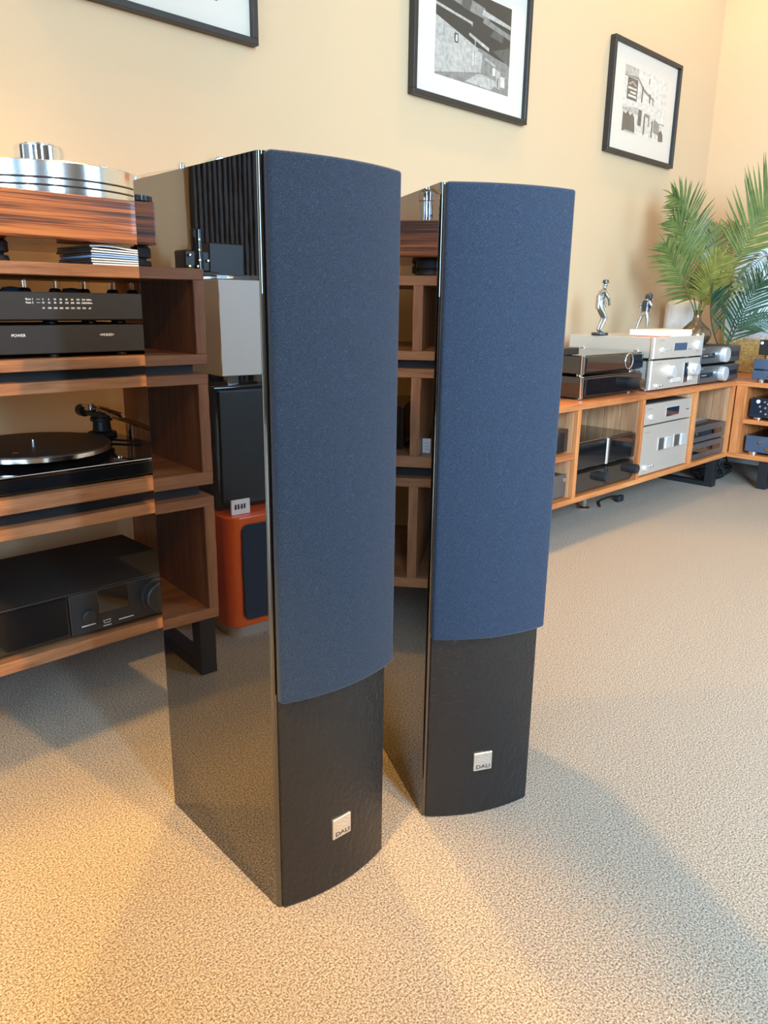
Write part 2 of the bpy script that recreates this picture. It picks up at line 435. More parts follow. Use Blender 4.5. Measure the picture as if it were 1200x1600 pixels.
for nme, a, b in (('window_1', -2.0, 0.3), ('added_window', 2.6, 4.0)):  # the second frame is added around the right fill light
    e = bpy.data.objects.new(nme, None); COL.objects.link(e); e['kind'] = 'structure'
    f = Shape(); f.box(a, b, Y0 - .09, Y0 - .03, 0.9, 0.96); f.box(a, b, Y0 - .09, Y0 - .03, 2.74, 2.8)
    f.box(a, a + .06, Y0 - .09, Y0 - .03, 0.96, 2.74); f.box(b - .06, b, Y0 - .09, Y0 - .03, 0.96, 2.74)
    f.link('window_frame', M['white_paint'], e)
    Shape().box((a + b) / 2 - .03, (a + b) / 2 + .03, Y0 - .09, Y0 - .03, 0.96, 2.74).link('mullion', M['white_paint'], e)
bb = Shape(); bb.box(X0, X1, Y1 - 0.015, Y1, 0, 0.09)
structure('baseboard_back', bb, M['white_paint'])
bb = Shape(); bb.box(X1 - 0.015, X1, Y0, Y1 - 0.015, 0, 0.09)
structure('baseboard_right', bb, M['white_paint'])

# slatted acoustic panel left of the rack (seen in the left loudspeaker's lacquer)
sp = thing('slat_panel', 'dark slatted panel standing against the cream wall, mirrored in the front loudspeaker', 'wall panel', (-0.45, 1.985, 0))
Shape().box(-0.49, 0.462, -0.004, 0.012, 0, 2.45).link('backing', M['slat'], sp)
me = None
for i in range(62):
    if me is None:
        o = Shape().box(-0.0052, 0.0052, -0.013, -0.004, 0, 2.45, 0.002, 1).link('slat', M['slat'], sp); me = o.data; sl0 = o
    else:
        o = sl0.copy(); COL.objects.link(o); o.parent = sp
    o.location = (-0.482 + i * 0.0154, 0, 0)


# ------------------------------------------------------------------ floorstanding loudspeakers
W_, D_, H_ = 0.1986, 0.3207, 1.0


def bow(u, sag, w=W_): return -sag * (1 - ((u - w / 2) / (w / 2)) ** 2)


def loudspeaker(loc, rotz, label):
    t = thing('floorstanding_loudspeaker', label, 'loudspeaker', loc, rotz)
    b = 0.006
    poly = rrect(0, W_, 0, D_, b, 7)
    Shape().prism(poly, 0.0, H_, 0.0).link('cabinet', M['lacquer'], t)
    n = 20; us = [0.006 + (W_ - 0.012) * i / n for i in range(n + 1)]
    front = [(u, -0.003 + bow(u, 0.017)) for u in us]
    Shape().prism(front + [(W_ - 0.006, 0.002), (0.006, 0.002)], 0.002, 0.998, 0.0).link('front_baffle', M['baffle'], t)
    # grille, standing a little proud of the baffle
    ug = [0.001 + (W_ - 0.002) * i / n for i in range(n + 1)]
    outer = [(u, -0.019 + bow(u, 0.017)) for u in ug]; inner = [(u, -0.006 + bow(u, 0.017)) for u in ug][::-1]
    Shape().prism(outer + inner, 0.332, 0.999, 0.0042).link('grille', M['grille'], t)
    # badge
    bx, bz, hw = 0.0985, 0.1015, 0.0165
    bd = Shape().box(bx - hw, bx + hw, -0.0225, -0.018, bz - hw, bz + hw, 0.0008, 1).link('badge', M['badge'], t, label='small square silver badge')
    text('badge_lettering', 'DALI', 0.0098, (bx + 0.0005, -0.0227, bz - 0.0095), bd, M['ink'], sx=1.25)
    wv = Shape()
    for k, (zz, ph) in enumerate([(0.0115, 0.2), (0.0065, 1.7), (0.0015, 3.0)]):
        for a0 in (-0.013, 0.001):
            pts = [(bx + a0 + 0.012 * q / 8, -0.0227, bz + zz + 0.0014 * math.sin(ph + q * 0.75)) for q in range(9)]
            wv.tube(pts, 0.0005, 5)
    wv.link('badge_wave_emblem', M['grey_ink'], bd)
    # terminal plate and port on the back
    Shape().box(0.05, W_ - 0.05, D_, D_ + 0.004, 0.12, 0.24, 0.002, 1).link('terminal_plate', M['black_satin'], t)
    return t


loudspeaker((0.5364, 0.7454, 0), R(-2.54), 'black floorstanding loudspeaker standing in front, nearest the turntable rack')
loudspeaker((0.8359, 0.7440, 0), R(-26.69), 'black floorstanding loudspeaker behind the other one, its grille looking bluer')

# ------------------------------------------------------------------ walnut rack: three stacked open boxes
RX0, RX1, RY0, RY1 = 0.255, 1.30, 1.45, 1.93


def rack_box(name, label, z0, z1, t0, t1, feet_h, legs=False):
    r = thing(name, label, 'rack unit', (RX0, RY0, z0), 0, 'stacked walnut rack units')
    w, d, h = RX1 - RX0, RY1 - RY0, z1 - z0
    Shape().box(0, w, 0, d, h - t1, h, 0.001, 1).link('top_board', M['walnut_x'], r)
    Shape().box(0, w, 0, d, 0, t0, 0.001, 1).link('bottom_board', M['walnut_x'], r)
    for x0, x1, nm in ((0, 0.024, 'side_panel'), (w - 0.024, w, 'side_panel'), (0.677, 0.700, 'divider')):
        Shape().box(x0, x1, 0.0, d, t0, h - t1, 0.001, 1).link(nm, M['walnut_z'], r)
    if feet_h: Shape().box(0.02, w - 0.02, 0.03, d - 0.03, -feet_h, 0).link('spacer', M['black_metal'], r)
    if legs:
        for x in (0.005, w - 0.045):
            g = Shape(); g.box(x, x + 0.04, 0.012, 0.052, -z0, 0, 0.001, 1); g.box(x, x + 0.04, d - 0.052, d - 0.012, -z0, 0, 0.001, 1)
            g.box(x, x + 0.04, 0.052, d - 0.052, -z0, -z0 + 0.03, 0.001, 1); g.box(x, x + 0.04, 0.052, d - 0.052, -0.012, 0)
            g.link('leg_frame', M['black_metal'], r)
    return r


rack_box('rack_unit', 'walnut rack box at the top of the stack, holding the flat valve units', 0.712, 0.903, 0.021, 0.022, 0.020)
rack_box('rack_unit', 'walnut rack box in the middle of the stack, holding the black turntable', 0.454, 0.692, 0.028, 0.021, 0.027)
rack_box('rack_unit', 'walnut rack box at the bottom of the stack, on black steel legs', 0.142, 0.427, 0.024, 0.022, 0, True)

# ------------------------------------------------------------------ wood-plinth turntable on the rack
tt = thing('turntable', 'massive turntable with striped wood plinth and thick silver platter on the rack top', 'turntable', (0.68, 1.46, 0.903))
Shape().box(-0.335, 0.37, 0.0, 0.43, 0.041, 0.121, 0.004, 2).link('plinth', M['zebrano'], tt)
Shape().lathe([(0.192, 0.121), (0.199, 0.123), (0.2, 0.125), (0.2, 0.137), (0.1985, 0.138), (0.1985, 0.1395), (0.2, 0.1405), (0.2, 0.150), (0.1985, 0.151), (0.1985, 0.1525), (0.2, 0.1535),
               (0.2, 0.180), (0.198, 0.182), (0.06, 0.182)], (0, 0.24, 0), 96).link('platter', M['alu'], tt)
for zz in (0.1388, 0.1518):
    pts = [(0.1992 * math.cos(a * R(5)), 0.24 + 0.1992 * math.sin(a * R(5)), zz) for a in range(73)]
    Shape().tube(pts, 0.0014, 6).link('drive_belt', M['rubber'], tt)
Shape().lathe([(0.053, 0.182), (0.053, 0.186), (0.047, 0.190), (0.047, 0.2305), (0.045, 0.2335), (0.036, 0.2335), (0.035, 0.237), (0.02, 0.238)], (0.0, 0.24, 0), 48).link('record_clamp', M['chrome'], tt)
Shape().lathe([(0.034, 0.121), (0.034, 0.130), (0.02, 0.132)], (-0.305, 0.03, 0), 24).link('motor_cap', M['blue_display'], tt)
for x, y in ((-0.305, 0.055), (-0.172, 0.085), (0.245, 0.075), (-0.28, 0.37), (0.29, 0.37)):
    Shape().lathe([(0.034, 0.0), (0.036, 0.004), (0.034, 0.012), (0.027, 0.013), (0.027, 0.017), (0.035, 0.019), (0.035, 0.036), (0.03, 0.0405)], (x, y, 0), 24).link('foot', M['rubber'], tt)
arm = Shape().lathe([(0.030, 0.121), (0.030, 0.128), (0.016, 0.131), (0.016, 0.175), (0.019, 0.177), (0.019, 0.196), (0.012, 0.202), (0.012, 0.222), (0.005, 0.226)], (0.265, 0.135, 0), 24).link('tonearm_base', M['chrome'], tt)
Shape().tube([(0.292, 0.06, 0.212), (0.265, 0.135, 0.212), (0.245, 0.25, 0.21), (0.235, 0.37, 0.205)], 0.0055, 8).link('tonearm_tube', M['chrome'], arm)
Shape().cyl((0.302, 0.035, 0.212), 0.021, 0.045, 'y', 18, bev=0.003).link('counterweight', M['chrome'], arm)
Shape().box(0.224, 0.246, 0.36, 0.41, 0.192, 0.206, 0.002, 1).link('headshell', M['black_satin'], arm)
ps = Shape().lathe([(0.010, 0.121), (0.010, 0.215), (0.013, 0.218), (0.013, 0.236), (0.006, 0.239)], (0.205, 0.385, 0), 16).link('arm_rest_post', M['chrome'], tt)

# magazines on the rack top, front right of the plinth
for i in range(8):
    blue = i in (3, 4)
    lab = (('pale blue-edged magazine in the pile under the wood turntable, lower of the two' if i == 3 else 'pale blue-edged magazine in the pile under the wood turntable, upper of the two') if blue else
           'topmost magazine of the pile under the wood turntable, curling down' if i == 7 else
           'lowest magazine of the pile under the wood turntable' if i == 0 else 'white-edged dark-spined magazine inside the pile under the wood turntable')
    mg = thing('magazine', lab, 'magazine', (0.672 + rnd.uniform(-.003, .003), 1.474 + rnd.uniform(-.002, .003), 0.9035 + i * 0.0046), R(rnd.uniform(-1.2, 1.2)), 'magazines under the turntable')
    sag = 0.0014 * i
    pg = Shape(); n = 8
    up = [(0.21 * k / n, 0.0034 + 0.0022 * math.sin(min(1, k / 3) * math.pi) * (i > 6) - sag * (k / n) ** 1.2) for k in range(n + 1)]
    poly = up + [(x, z - 0.0026) for x, z in up[::-1]]
    mt = Matrix.Rotation(R(90), 4, 'X')
    pg.prism(poly, -0.150, 0.0, mat=mt)
    pg.link('pages', M['blue_paper'] if blue else M['paper'], mg)
    cv = Shape(); up2 = [(x - 0.001, z + 0.0004) for x, z in up]
    cv.prism(up2 + [(x, z - 0.0004) for x, z in up2[::-1]], -0.150, -0.0005, mat=mt)
    cv.box(-0.0022, -0.0002, 0.0005, 0.150, 0.0002, 0.0040)
    cv.link('cover', M['cover'] if i != 3 else M['blue_paper'], mg)

# ------------------------------------------------------------------ valve amplifier and unit below it
va = thing('valve_amplifier', 'flat charcoal valve unit with printed scale and open glass valves, upper rack box', 'amplifier', (0.625, 1.468, 0.7945))
Shape().box(-0.225, 0.225, 0.0, 0.014, 0.008, 0.0575, 0.0015, 1).link('front_panel', M['charcoal'], va)
Shape().box(-0.215, 0.215, 0.014, 0.35, 0.006, 0.052, 0.001, 1).link('chassis', M['charcoal_top'], va)
for x in (-0.19, -0.105, -0.05, 0.008, 0.066, 0.126, 0.17, 0.2):
    tb = Shape().lathe([(0.012, 0.052), (0.0125, 0.058), (0.010, 0.064), (0.006, 0.066)], (x, 0.10, 0), 16).link('valve_socket', M['black_gloss'], va)
    Shape().lathe([(0.0088, 0.0655), (0.0095, 0.070), (0.0095, 0.080), (0.006, 0.084)], (x, 0.10, 0), 16).link('glass_envelope', M['glass'], tb)
    Shape().cyl((x, 0.10, 0.0655), 0.0035, 0.014, 'z', 10).link('valve_plate', M['chrome'], tb)
for x in (-0.078, 0.036):
    Shape().lathe([(0.016, 0.052), (0.018, 0.060), (0.016, 0.065), (0.004, 0.067)], (x, 0.09, 0), 20).link('capacitor_cap', M['display'], va)
for x in (-0.2, -0.035, 0.04, 0.1, 0.19):
    Shape().lathe([(0.013, 0.0), (0.014, 0.004), (0.010, 0.008)], (x, 0.03, 0), 14).link('foot', M['black_gloss'], va)
for r_, (z, pre, vals) in enumerate([(0.0445, 'Rate 1', ['5', '6', '10', '20', '40', '80', '100', '200', '500w']), (0.0385, 'Rate 2', ['10', '20', '40', '80', '160', '300', '400', '1000', '2000w']), (0.0290, '', ['50', '100', '200', '300', '400', '500', '700', '900', 'off'])]):
    if pre:
        text('scale_caption', pre, 0.0052, (-0.0805, -0.0004, z), va, M['white_ink'])
        Shape().box(-0.068, -0.0615, -0.0005, 0.0005, z - 0.0003, z + 0.0003).link('scale_dash', M['white_ink'], va)
    for k, s in enumerate(vals):
        text('scale_number', s, 0.0046, (-0.0565 + k * 0.0108, -0.0004, z), va, M['white_ink'])
pu = thing('power_supply', 'plain charcoal unit marked POWER under the valve unit, upper rack box', 'amplifier', (0.625, 1.468, 0.7335))
Shape().box(-0.225, 0.225, 0.0, 0.014, 0.008, 0.0595, 0.0015, 1).link('front_panel', M['charcoal'], pu)
Shape().box(-0.215, 0.215, 0.014, 0.35, 0.008, 0.056, 0.001, 1).link('chassis', M['charcoal_top'], pu)
for x in (-0.2, 0.1, 0.19, -0.035):
    Shape().lathe([(0.013, 0.0), (0.014, 0.005), (0.010, 0.008)], (x, 0.03, 0), 14).link('foot', M['black_gloss'], pu)
text('lettering', 'POWER', 0.0072, (-0.106, -0.0004, 0.0415), pu, M['white_ink'])
text('lettering', '<MODES>', 0.0066, (0.060, -0.0004, 0.0405), pu, M['white_ink'])

# ------------------------------------------------------------------ black turntable in the middle box
bt = thing('turntable', 'gloss black turntable with dark record on silver platter, middle rack box', 'turntable', (0.625, 1.468, 0.4825))
Shape().box(-0.225, 0.225, 0.0, 0.40, 0.004, 0.030, 0.003, 2).link('plinth', M['black_gloss'], bt)
Shape().box(-0.226, 0.226, -0.001, 0.401, 0.0305, 0.0375, 0.0012, 1).link('acrylic_top_plate', M['chrome'], bt)
Shape().box(-0.2235, 0.2235, 0.0015, 0.3985, 0.0376, 0.0384).link('gloss_deck', M['black_gloss'], bt)
Shape().lathe([(0.148, 0.048), (0.155, 0.0495), (0.155, 0.058), (0.153, 0.060), (0.05, 0.060)], (-0.035, 0.185, 0), 72).link('platter', M['alu'], bt)
Shape().lathe([(0.02, 0.038), (0.02, 0.048)], (-0.035, 0.185, 0), 16).link('bearing', M['black_metal'], bt)
Shape().lathe([(0.1535, 0.0602), (0.1545, 0.0612), (0.1535, 0.0622), (0.03, 0.0622)], (-0.035, 0.185, 0), 72).link('record', M['black_satin'], bt, label='dark record or mat on the platter')
Shape().cyl((-0.035, 0.185, 0.062), 0.0040, 0.009, 'z', 12, bev=0.0008).link('spindle', M['chrome'], bt)
Shape().box(-0.105, -0.095, 0.10, 0.104, 0.0622, 0.0626, mat=None).link('orange_mark', M['orange'], bt)
Shape().cyl((0.09, 0.05, 0.0384), 0.006, 0.002, 'z', 16).link('start_button', M['chrome'], bt)
ab = Shape().lathe([(0.034, 0.038), (0.034, 0.046), (0.022, 0.050), (0.020, 0.072), (0.026, 0.074), (0.026, 0.082), (0.01, 0.084)], (0.185, 0.335, 0), 24).link('tonearm_base', M['charcoal'], bt)
Shape().box(0.168, 0.202, 0.30, 0.385, 0.082, 0.096, 0.003, 1).link('gimbal', M['charcoal'], ab)
Shape().tube([(0.185, 0.41, 0.092), (0.186, 0.335, 0.094), (0.192, 0.20, 0.086), (0.198, 0.075, 0.076)], 0.0085, 8, 0.006).link('arm_tube', M['chrome'], ab)
Shape().tube([(0.172, 0.40, 0.105), (0.182, 0.33, 0.106), (0.190, 0.23, 0.099)], 0.0045, 6).link('damping_rod', M['chrome'], ab)
Shape().cyl((0.184, 0.42, 0.088), 0.015, 0.03, 'y', 16, bev=0.002).link('counterweight', M['charcoal'], ab)
Shape().cyl((0.172, 0.36, 0.097), 0.008, 0.016, 'z', 14, bev=0.001).link('arm_cap', M['chrome'], ab)
Shape().cyl((0.188, 0.30, 0.094), 0.0025, 0.018, 'z', 8).link('lift_pin', M['chrome'], ab)
Shape().box(0.188, 0.208, 0.035, 0.078, 0.068, 0.078, 0.002, 1).link('headshell', M['chrome'], ab)
Shape().cyl((0.202, 0.22, 0.0384), 0.005, 0.042, 'z', 10).link('arm_rest', M['chrome'], ab)
Shape().tube([(0.165, 0.29, 0.046), (0.15, 0.24, 0.044), (0.175, 0.2, 0.043), (0.2, 0.17, 0.044)], 0.003, 6).link('cue_lever', M['black_metal'], ab)
for x in (-0.2, 0.2):
    for y in (0.04, 0.36): Shape().cyl((x, y, 0), 0.02, 0.004, 'z', 16).link('foot', M['rubber'], bt)

# ------------------------------------------------------------------ integrated amplifier in the bottom box
ia = thing('integrated_amplifier', 'wide charcoal amplifier with big round knob and gloss display, bottom rack box', 'amplifier', (0.612, 1.462, 0.1665))
Shape().box(-0.225, 0.225, 0.010, 0.335, 0.010, 0.096, 0.002, 1).link('chassis', M['charcoal_top'], ia)
Shape().box(-0.054, 0.225, 0.0, 0.010, 0.008, 0.096, 0.001, 1).link('front_panel', M['charcoal'], ia)
Shape().box(-0.225, -0.056, 0.001, 0.010, 0.008, 0.096, 0.004, 2).link('gloss_panel', M['black_gloss'], ia)
Shape().box(0.004, 0.070, -0.0015, 0.001, 0.044, 0.096, 0.0005, 1).link('display_window', M['smoke_gloss'], ia)
k = Shape().lathe([(0.037, 0), (0.037, 0.006), (0.0345, 0.007), (0.034, 0.026), (0.032, 0.028), (0.012, 0.028)], (0, 0, 0), 40).link('volume_knob', M['charcoal'], ia)
k.location = (0.135, 0, 0.053); k.rotation_euler = (R(90), 0, 0)
k = Shape().lathe([(0.014, 0), (0.014, 0.012), (0.0125, 0.013), (0.004, 0.013)], (0, 0, 0), 24).link('selector_knob', M['charcoal'], ia)
k.location = (-0.019, 0, 0.046); k.rotation_euler = (R(90), 0, 0)
mk = Shape(); mk.box(-0.033, -0.004, -0.0005, 0.001, 0.024, 0.0255); mk.box(0.047, 0.080, -0.0005, 0.001, 0.0185, 0.020); mk.box(0.012, 0.030, -0.0005, 0.001, 0.0135, 0.0145)
mk.tube([(0.013, -0.0005, 0.026), (0.029, -0.0005, 0.026), (0.027, -0.0005, 0.020), (0.015, -0.0005, 0.020), (0.013, -0.0005, 0.026)], 0.0005, 5)
mk.link('panel_marks', M['white_ink'], ia)
for x in (-0.19, 0.19):
    for y in (0.05, 0.29): Shape().cyl((x, y, 0), 0.018, 0.010, 'z', 16).link('foot', M['rubber'], ia)

# right bay contents, seen only mirrored in the second loudspeaker
cd = thing('price_card', 'small white card standing in the middle rack box, mirrored in the rear loudspeaker', 'card', (0.921, 1.50, 0.4825))
Shape().box(-0.012, 0.008, 0, 0.001, 0, 0.036).link('card', M['paper'], cd)
mk = Shape()
for z in (0.008, 0.016, 0.024): mk.box(-0.006, 0.003, -0.0004, 0.0004, z, z + 0.0012)
mk.link('print_lines', M['grey_ink'], cd)
nb = thing('streamer', 'small black gloss box in the right bay of the middle rack box', 'audio device', (1.10, 1.52, 0.4825))
Shape().box(-0.12, 0.12, 0, 0.25, 0.006, 0.11, 0.004, 2).link('chassis', M['black_gloss'], nb)
for x in (-0.1, 0.1):
    for y in (0.03, 0.22): Shape().cyl((x, y, 0), 0.012, 0.006, 'z', 12).link('foot', M['rubber'], nb)

# ------------------------------------------------------------------ stacked loudspeakers left of the rack (mirrored in the lacquer)
og = thing('bookshelf_loudspeaker', 'glossy orange loudspeaker with rounded corners on the carpet, mirrored beside the rack', 'loudspeaker', (0.035, 1.58, 0))
Shape().prism(rrect(-0.120, 0.120, 0, 0.30, 0.035), 0.032, 0.325, 0.004).link('cabinet', M['orange'], og)
Shape().prism(rrect(-0.108, 0.108, 0.012, 0.288, 0.03), 0, 0.032).link('plinth_base', M['badge'], og)
gm = Matrix.Rotation(R(90), 4, 'X') @ Matrix.Translation((0, 0, 0.0))
Shape().prism(rrect(-0.086, 0.086, 0.052, 0.305, 0.02), -0.004, 0.008, 0.002, mat=gm).link('grille', M['grille'], og)
cdd = thing('price_card', 'white printed card standing on the orange loudspeaker top', 'card', (0.105, 1.605, 0.3255))
Shape().box(-0.026, 0.026, 0, 0.006, 0, 0.038, 0.0008, 1).link('card', M['paper'], cdd)
mk = Shape()
for x in (-0.014, -0.005, 0.004, 0.012): mk.box(x, x + 0.005, -0.0006, 0.0004, 0.014, 0.027); mk.box(x + 0.001, x + 0.0065, -0.0006, 0.0004, 0.019, 0.021)
mk.link('print_marks', M['ink'], cdd)
bs = thing('bookshelf_loudspeaker', 'gloss black loudspeaker stacked between the orange and the white one', 'loudspeaker', (0.015, 1.66, 0.3255))
Shape().box(-0.125, 0.125, 0, 0.22, 0.0, 0.315, 0.006, 3).link('cabinet', M['black_gloss'], bs)
Shape().box(-0.112, 0.112, -0.008, 0.0, 0.012, 0.303, 0.003, 2).link('grille', M['black_satin'], bs)
ws = thing('bookshelf_loudspeaker', 'white loudspeaker on chrome feet, topmost of the stack mirrored beside the rack', 'loudspeaker', (-0.005, 1.665, 0.6405))
Shape().box(-0.115, 0.115, 0, 0.29, 0.022, 0.250, 0.0025, 2).link('cabinet', M['white_paint'], ws)
for x in (-0.09, -0.01, 0.075):
    for y in (0.03, 0.19): Shape().box(x - 0.016, x + 0.016, y - 0.012, y + 0.012, 0, 0.022, 0.002, 1).link('foot', M['chrome'], ws)
gs = thing('glass_plate', 'thick clear glass plate lying on the white loudspeaker', 'plate', (0.045, 1.72, 0.8905))
Shape().box(-0.055, 0.062, -0.04, 0.045, 0, 0.012, 0.002, 1).link('plate', M['acrylic'], gs)
gr = thing('valve_preamplifier', 'black device with upright cylinder and brass studs on the white loudspeaker', 'audio device', (0.065, 1.86, 0.8905))
Shape().box(-0.045, 0.043, -0.035, 0.06, 0, 0.022, 0.002, 1).link('base', M['black_satin'], gr)
Shape().box(-0.03, 0.04, -0.01, 0.05, 0.022, 0.075, 0.004, 1).link('body', M['black_satin'], gr)
Shape().cyl((0.0, 0.0, 0.022), 0.016, 0.105, 'z', 20, bev=0.003).link('cylinder', M['black_gloss'], gr)
M['brass'] = plain('brass', (0.72, 0.45, 0.18), 0.25, 0.1, metal=1.0)
for x, y, z in ((0.003, -0.017, 0.10), (0.004, -0.017, 0.075), (0.004, -0.017, 0.05), (0.028, -0.012, 0.062), (0.03, -0.012, 0.035), (-0.022, -0.012, 0.05), (0.01, -0.017, 0.035)):
    Shape().cyl((x, y, z), 0.0034, 0.006, '-y', 10, bev=0.001).link('stud', M['brass'], gr)
bp = thing('amplifier_module', 'black box behind the studded device on the white loudspeaker', 'audio device', (-0.04, 1.90, 0.8905))
Shape().box(-0.055, 0.05, 0, 0.05, 0.004, 0.10, 0.003, 1).link('case', M['black_satin'], bp)
Shape().box(-0.05, 0.045, 0.005, 0.045, 0, 0.004).link('foot', M['rubber'], bp)
Shape().box(0.0, 0.02, -0.004, 0.001, 0.008, 0.018, 0.001, 1).link('brass_terminal', M['brass'], bp)
rg = thing('ring_ornament', 'small bronze ring standing upright on the white loudspeaker', 'ornament', (-0.06, 1.72, 0.8905))
Shape().tube([(0.017 * math.cos(R(a)), 0, 0.0195 + 0.017 * math.sin(R(a))) for a in range(-90, 271, 15)], 0.0025, 8).link('ring', M['bronze'], rg)

# ------------------------------------------------------------------ framed photographs
mt_wall = Matrix.Translation((0, 0, 0)) @ Matrix.Rotation(R(90), 4, 'X')   # local xy -> xz, z -> -y


def frame(x0, x1, z0, z1, print_rect, label, polys):
    t = thing('framed_photograph', label, 'picture', ((x0 + x1) / 2, 2.0, z0), 0, 'framed photographs on the cream wall')
    w, h = (x1 - x0) / 2, z1 - z0; b = 0.017; d = 0.030
    for a in ((-w, w, 0, b), (-w, w, h - b, h)):
        Shape().box(a[0], a[1], -d, -0.002, a[2], a[3], 0.0012, 1).link('frame_bar', M['frame_black'], t)
    for a in ((-w, -w + b), (w - b, w)):
        Shape().box(a[0], a[1], -d, -0.002, b, h - b, 0.0012, 1).link('frame_bar', M['frame_black'], t)
    Shape().box(-w + 0.004, w - 0.004, -0.012, -0.004, 0.004, h - 0.004).link('mount', M['mat_board'], t)
    px0, px1, pz0, pz1 = print_rect; cx = (x0 + x1) / 2
    pr = Shape()
    for k, (g, poly) in enumerate(polys):
        y = -0.0122 - 0.00006 * k
        vs = [pr.bm.verts.new((px0 - cx + u * (px1 - px0), y, pz0 - z0 + v * (pz1 - pz0))) for u, v in poly]
        f = pr.bm.faces.new(vs); f.material_index = g; f.normal_update()
        if f.normal.y > 0: f.normal_flip()
    pr.link('print', [M['g%d' % i] for i in range(5)], t, smooth=False, label='black and white photograph')
    Shape().box(-w + b, w - b, -0.020, -0.0185, b, h - b).link('glass_pane', M['glass'], t)
    return t


def q(a, b, c, d): return [(a, c), (b, c), (b, d), (a, d)]


frame(0.78, 1.43, 1.532, 1.99, (0.95, 1.31, 1.617, 1.90), 'framed photograph at the left, above the wood turntable, cut off by the picture edge',
      [(0, q(0, 1, 0, 1)), (2, q(0.1, 0.6, 0.1, 0.5)), (3, q(0.3, 0.8, 0.55, 0.8))])
hall = [(0, q(0, 1, 0, 1)), (3, [(0, 0.02), (0, 0.62), (0.62, 0.40), (0.60, 0.15)]), (2, [(0.60, 0.15), (0.62, 0.40), (1, 0.36), (1, 0.12), (0.97, 0.10)]),
        (2, [(0, 0.02), (0.60, 0.17), (1.0, 0.10), (1, 0.0), (0.5, 0.0), (0.0, 0.0)]), (3, [(0.40, 0.02), (0.55, 0.14), (0.62, 0.155), (0.85, 0.12), (0.75, 0.01)]), (3, [(0, 0.72), (0, 0.75), (0.47, 0.68), (0.46, 0.63), (0.45, 0.655)]),
        (2, [(0.60, 0.72), (0.62, 0.78), (1, 0.70), (1, 0.64)]), (3, [(0.42, 0.53), (0.43, 0.56), (0.70, 0.47), (0.70, 0.43)]), (2, [(0.55, 0.40), (0.98, 0.30), (1, 0.34), (0.56, 0.435)]),
        (1, [(0.75, 0.45), (1, 0.34), (1, 0.56)]), (3, [(0.64, 0.33), (0.66, 0.35), (0.80, 0.305), (0.80, 0.28)]), (4, q(0.76, 0.80, 0.18, 0.27)), (3, [(0.81, 0.06), (0.81, 0.26), (0.87, 0.25), (0.87, 0.05)]),
        (4, q(0.88, 0.94, 0.08, 0.20)), (1, q(0.835, 0.85, 0.06, 0.17)), (0, q(0.235, 0.285, 0.40, 0.50)), (4, q(0.25, 0.275, 0.415, 0.485)), (4, q(0.48, 0.495, 0.22, 0.36)), (4, q(0.51, 0.525, 0.225, 0.355)),
        (1, q(0.10, 0.104, 0.42, 0.62)), (2, [(0.05, 0.86), (0.2, 0.95), (0.62, 0.88), (0.7, 0.76), (0.45, 0.78)]), (1, [(0.3, 0.8), (0.35, 0.97), (0.45, 0.9), (0.42, 0.78)]), (3, [(0.58, 0.80), (0.6, 0.86), (0.99, 0.80), (0.99, 0.76)]),
        (1, [(0.70, 0.60), (0.75, 0.68), (0.9, 0.66), (0.88, 0.58)]), (3, q(0.5, 0.512, 0.34, 0.52))]
frame(2.06, 2.71, 1.527, 1.985, (2.18, 2.60, 1.612, 1.905), 'framed photograph of an empty hall, in the middle of the three pictures', hall)
pub = [(4, q(0, 1, 0, 1)), (3, [(0, 0.86), (0, 1), (0.3, 1), (0.3, 0.88)]), (2, [(0, 0.83), (0.30, 0.84), (0.46, 0.68), (0.70, 0.60), (0.71, 0.62), (0.46, 0.74), (0.3, 0.88), (0, 0.85)]),
       (1, q(0.07, 0.30, 0.50, 0.83)), (3, [(0.09, 0.73), (0.18, 0.79), (0.28, 0.73), (0.25, 0.72), (0.18, 0.76), (0.12, 0.72)]), (4, q(0.09, 0.28, 0.66, 0.69)), (4, q(0.14, 0.27, 0.60, 0.63)), (4, q(0.10, 0.28, 0.54, 0.575)),
       (1, q(0.40, 0.43, 0.52, 0.76)), (1, q(0.58, 0.61, 0.55, 0.69)), (2, q(0.66, 0.69, 0.53, 0.66)), (3, [(0, 0.32), (0, 0.36), (0.34, 0.42), (0.46, 0.34), (0.40, 0.30)]),
       (1, [(0.02, 0.0), (0.02, 0.30), (0.08, 0.27), (0.13, 0.33), (0.18, 0.26), (0.23, 0.31), (0.28, 0.25), (0.31, 0.02)]), (1, q(0.36, 0.44, 0.15, 0.40)), (1, q(0.50, 0.53, 0.04, 0.36)), (2, q(0.50, 0.64, 0.32, 0.37)), (2, q(0.60, 0.63, 0.18, 0.34)),
       (1, q(0.69, 0.72, 0.03, 0.30)), (2, [(0.74, 0.12), (0.74, 0.34), (0.88, 0.28), (0.88, 0.10)]), (1, [(0.88, 0.0), (0.87, 0.14), (0.93, 0.2), (0.98, 0.14), (1, 0.02)]), (2, q(0.87, 1.0, 0.28, 0.295)), (1, q(0.545, 0.56, 0.84, 0.93)), (3, [(0.03, 0.0), (0.1, 0.03), (0.38, 0.01), (0.3, -0.0)])]
frame(3.325, 3.97, 1.520, 1.985, (3.455, 3.865, 1.625, 1.897), 'framed photograph of a street building with a sign, nearest the room corner', pub)

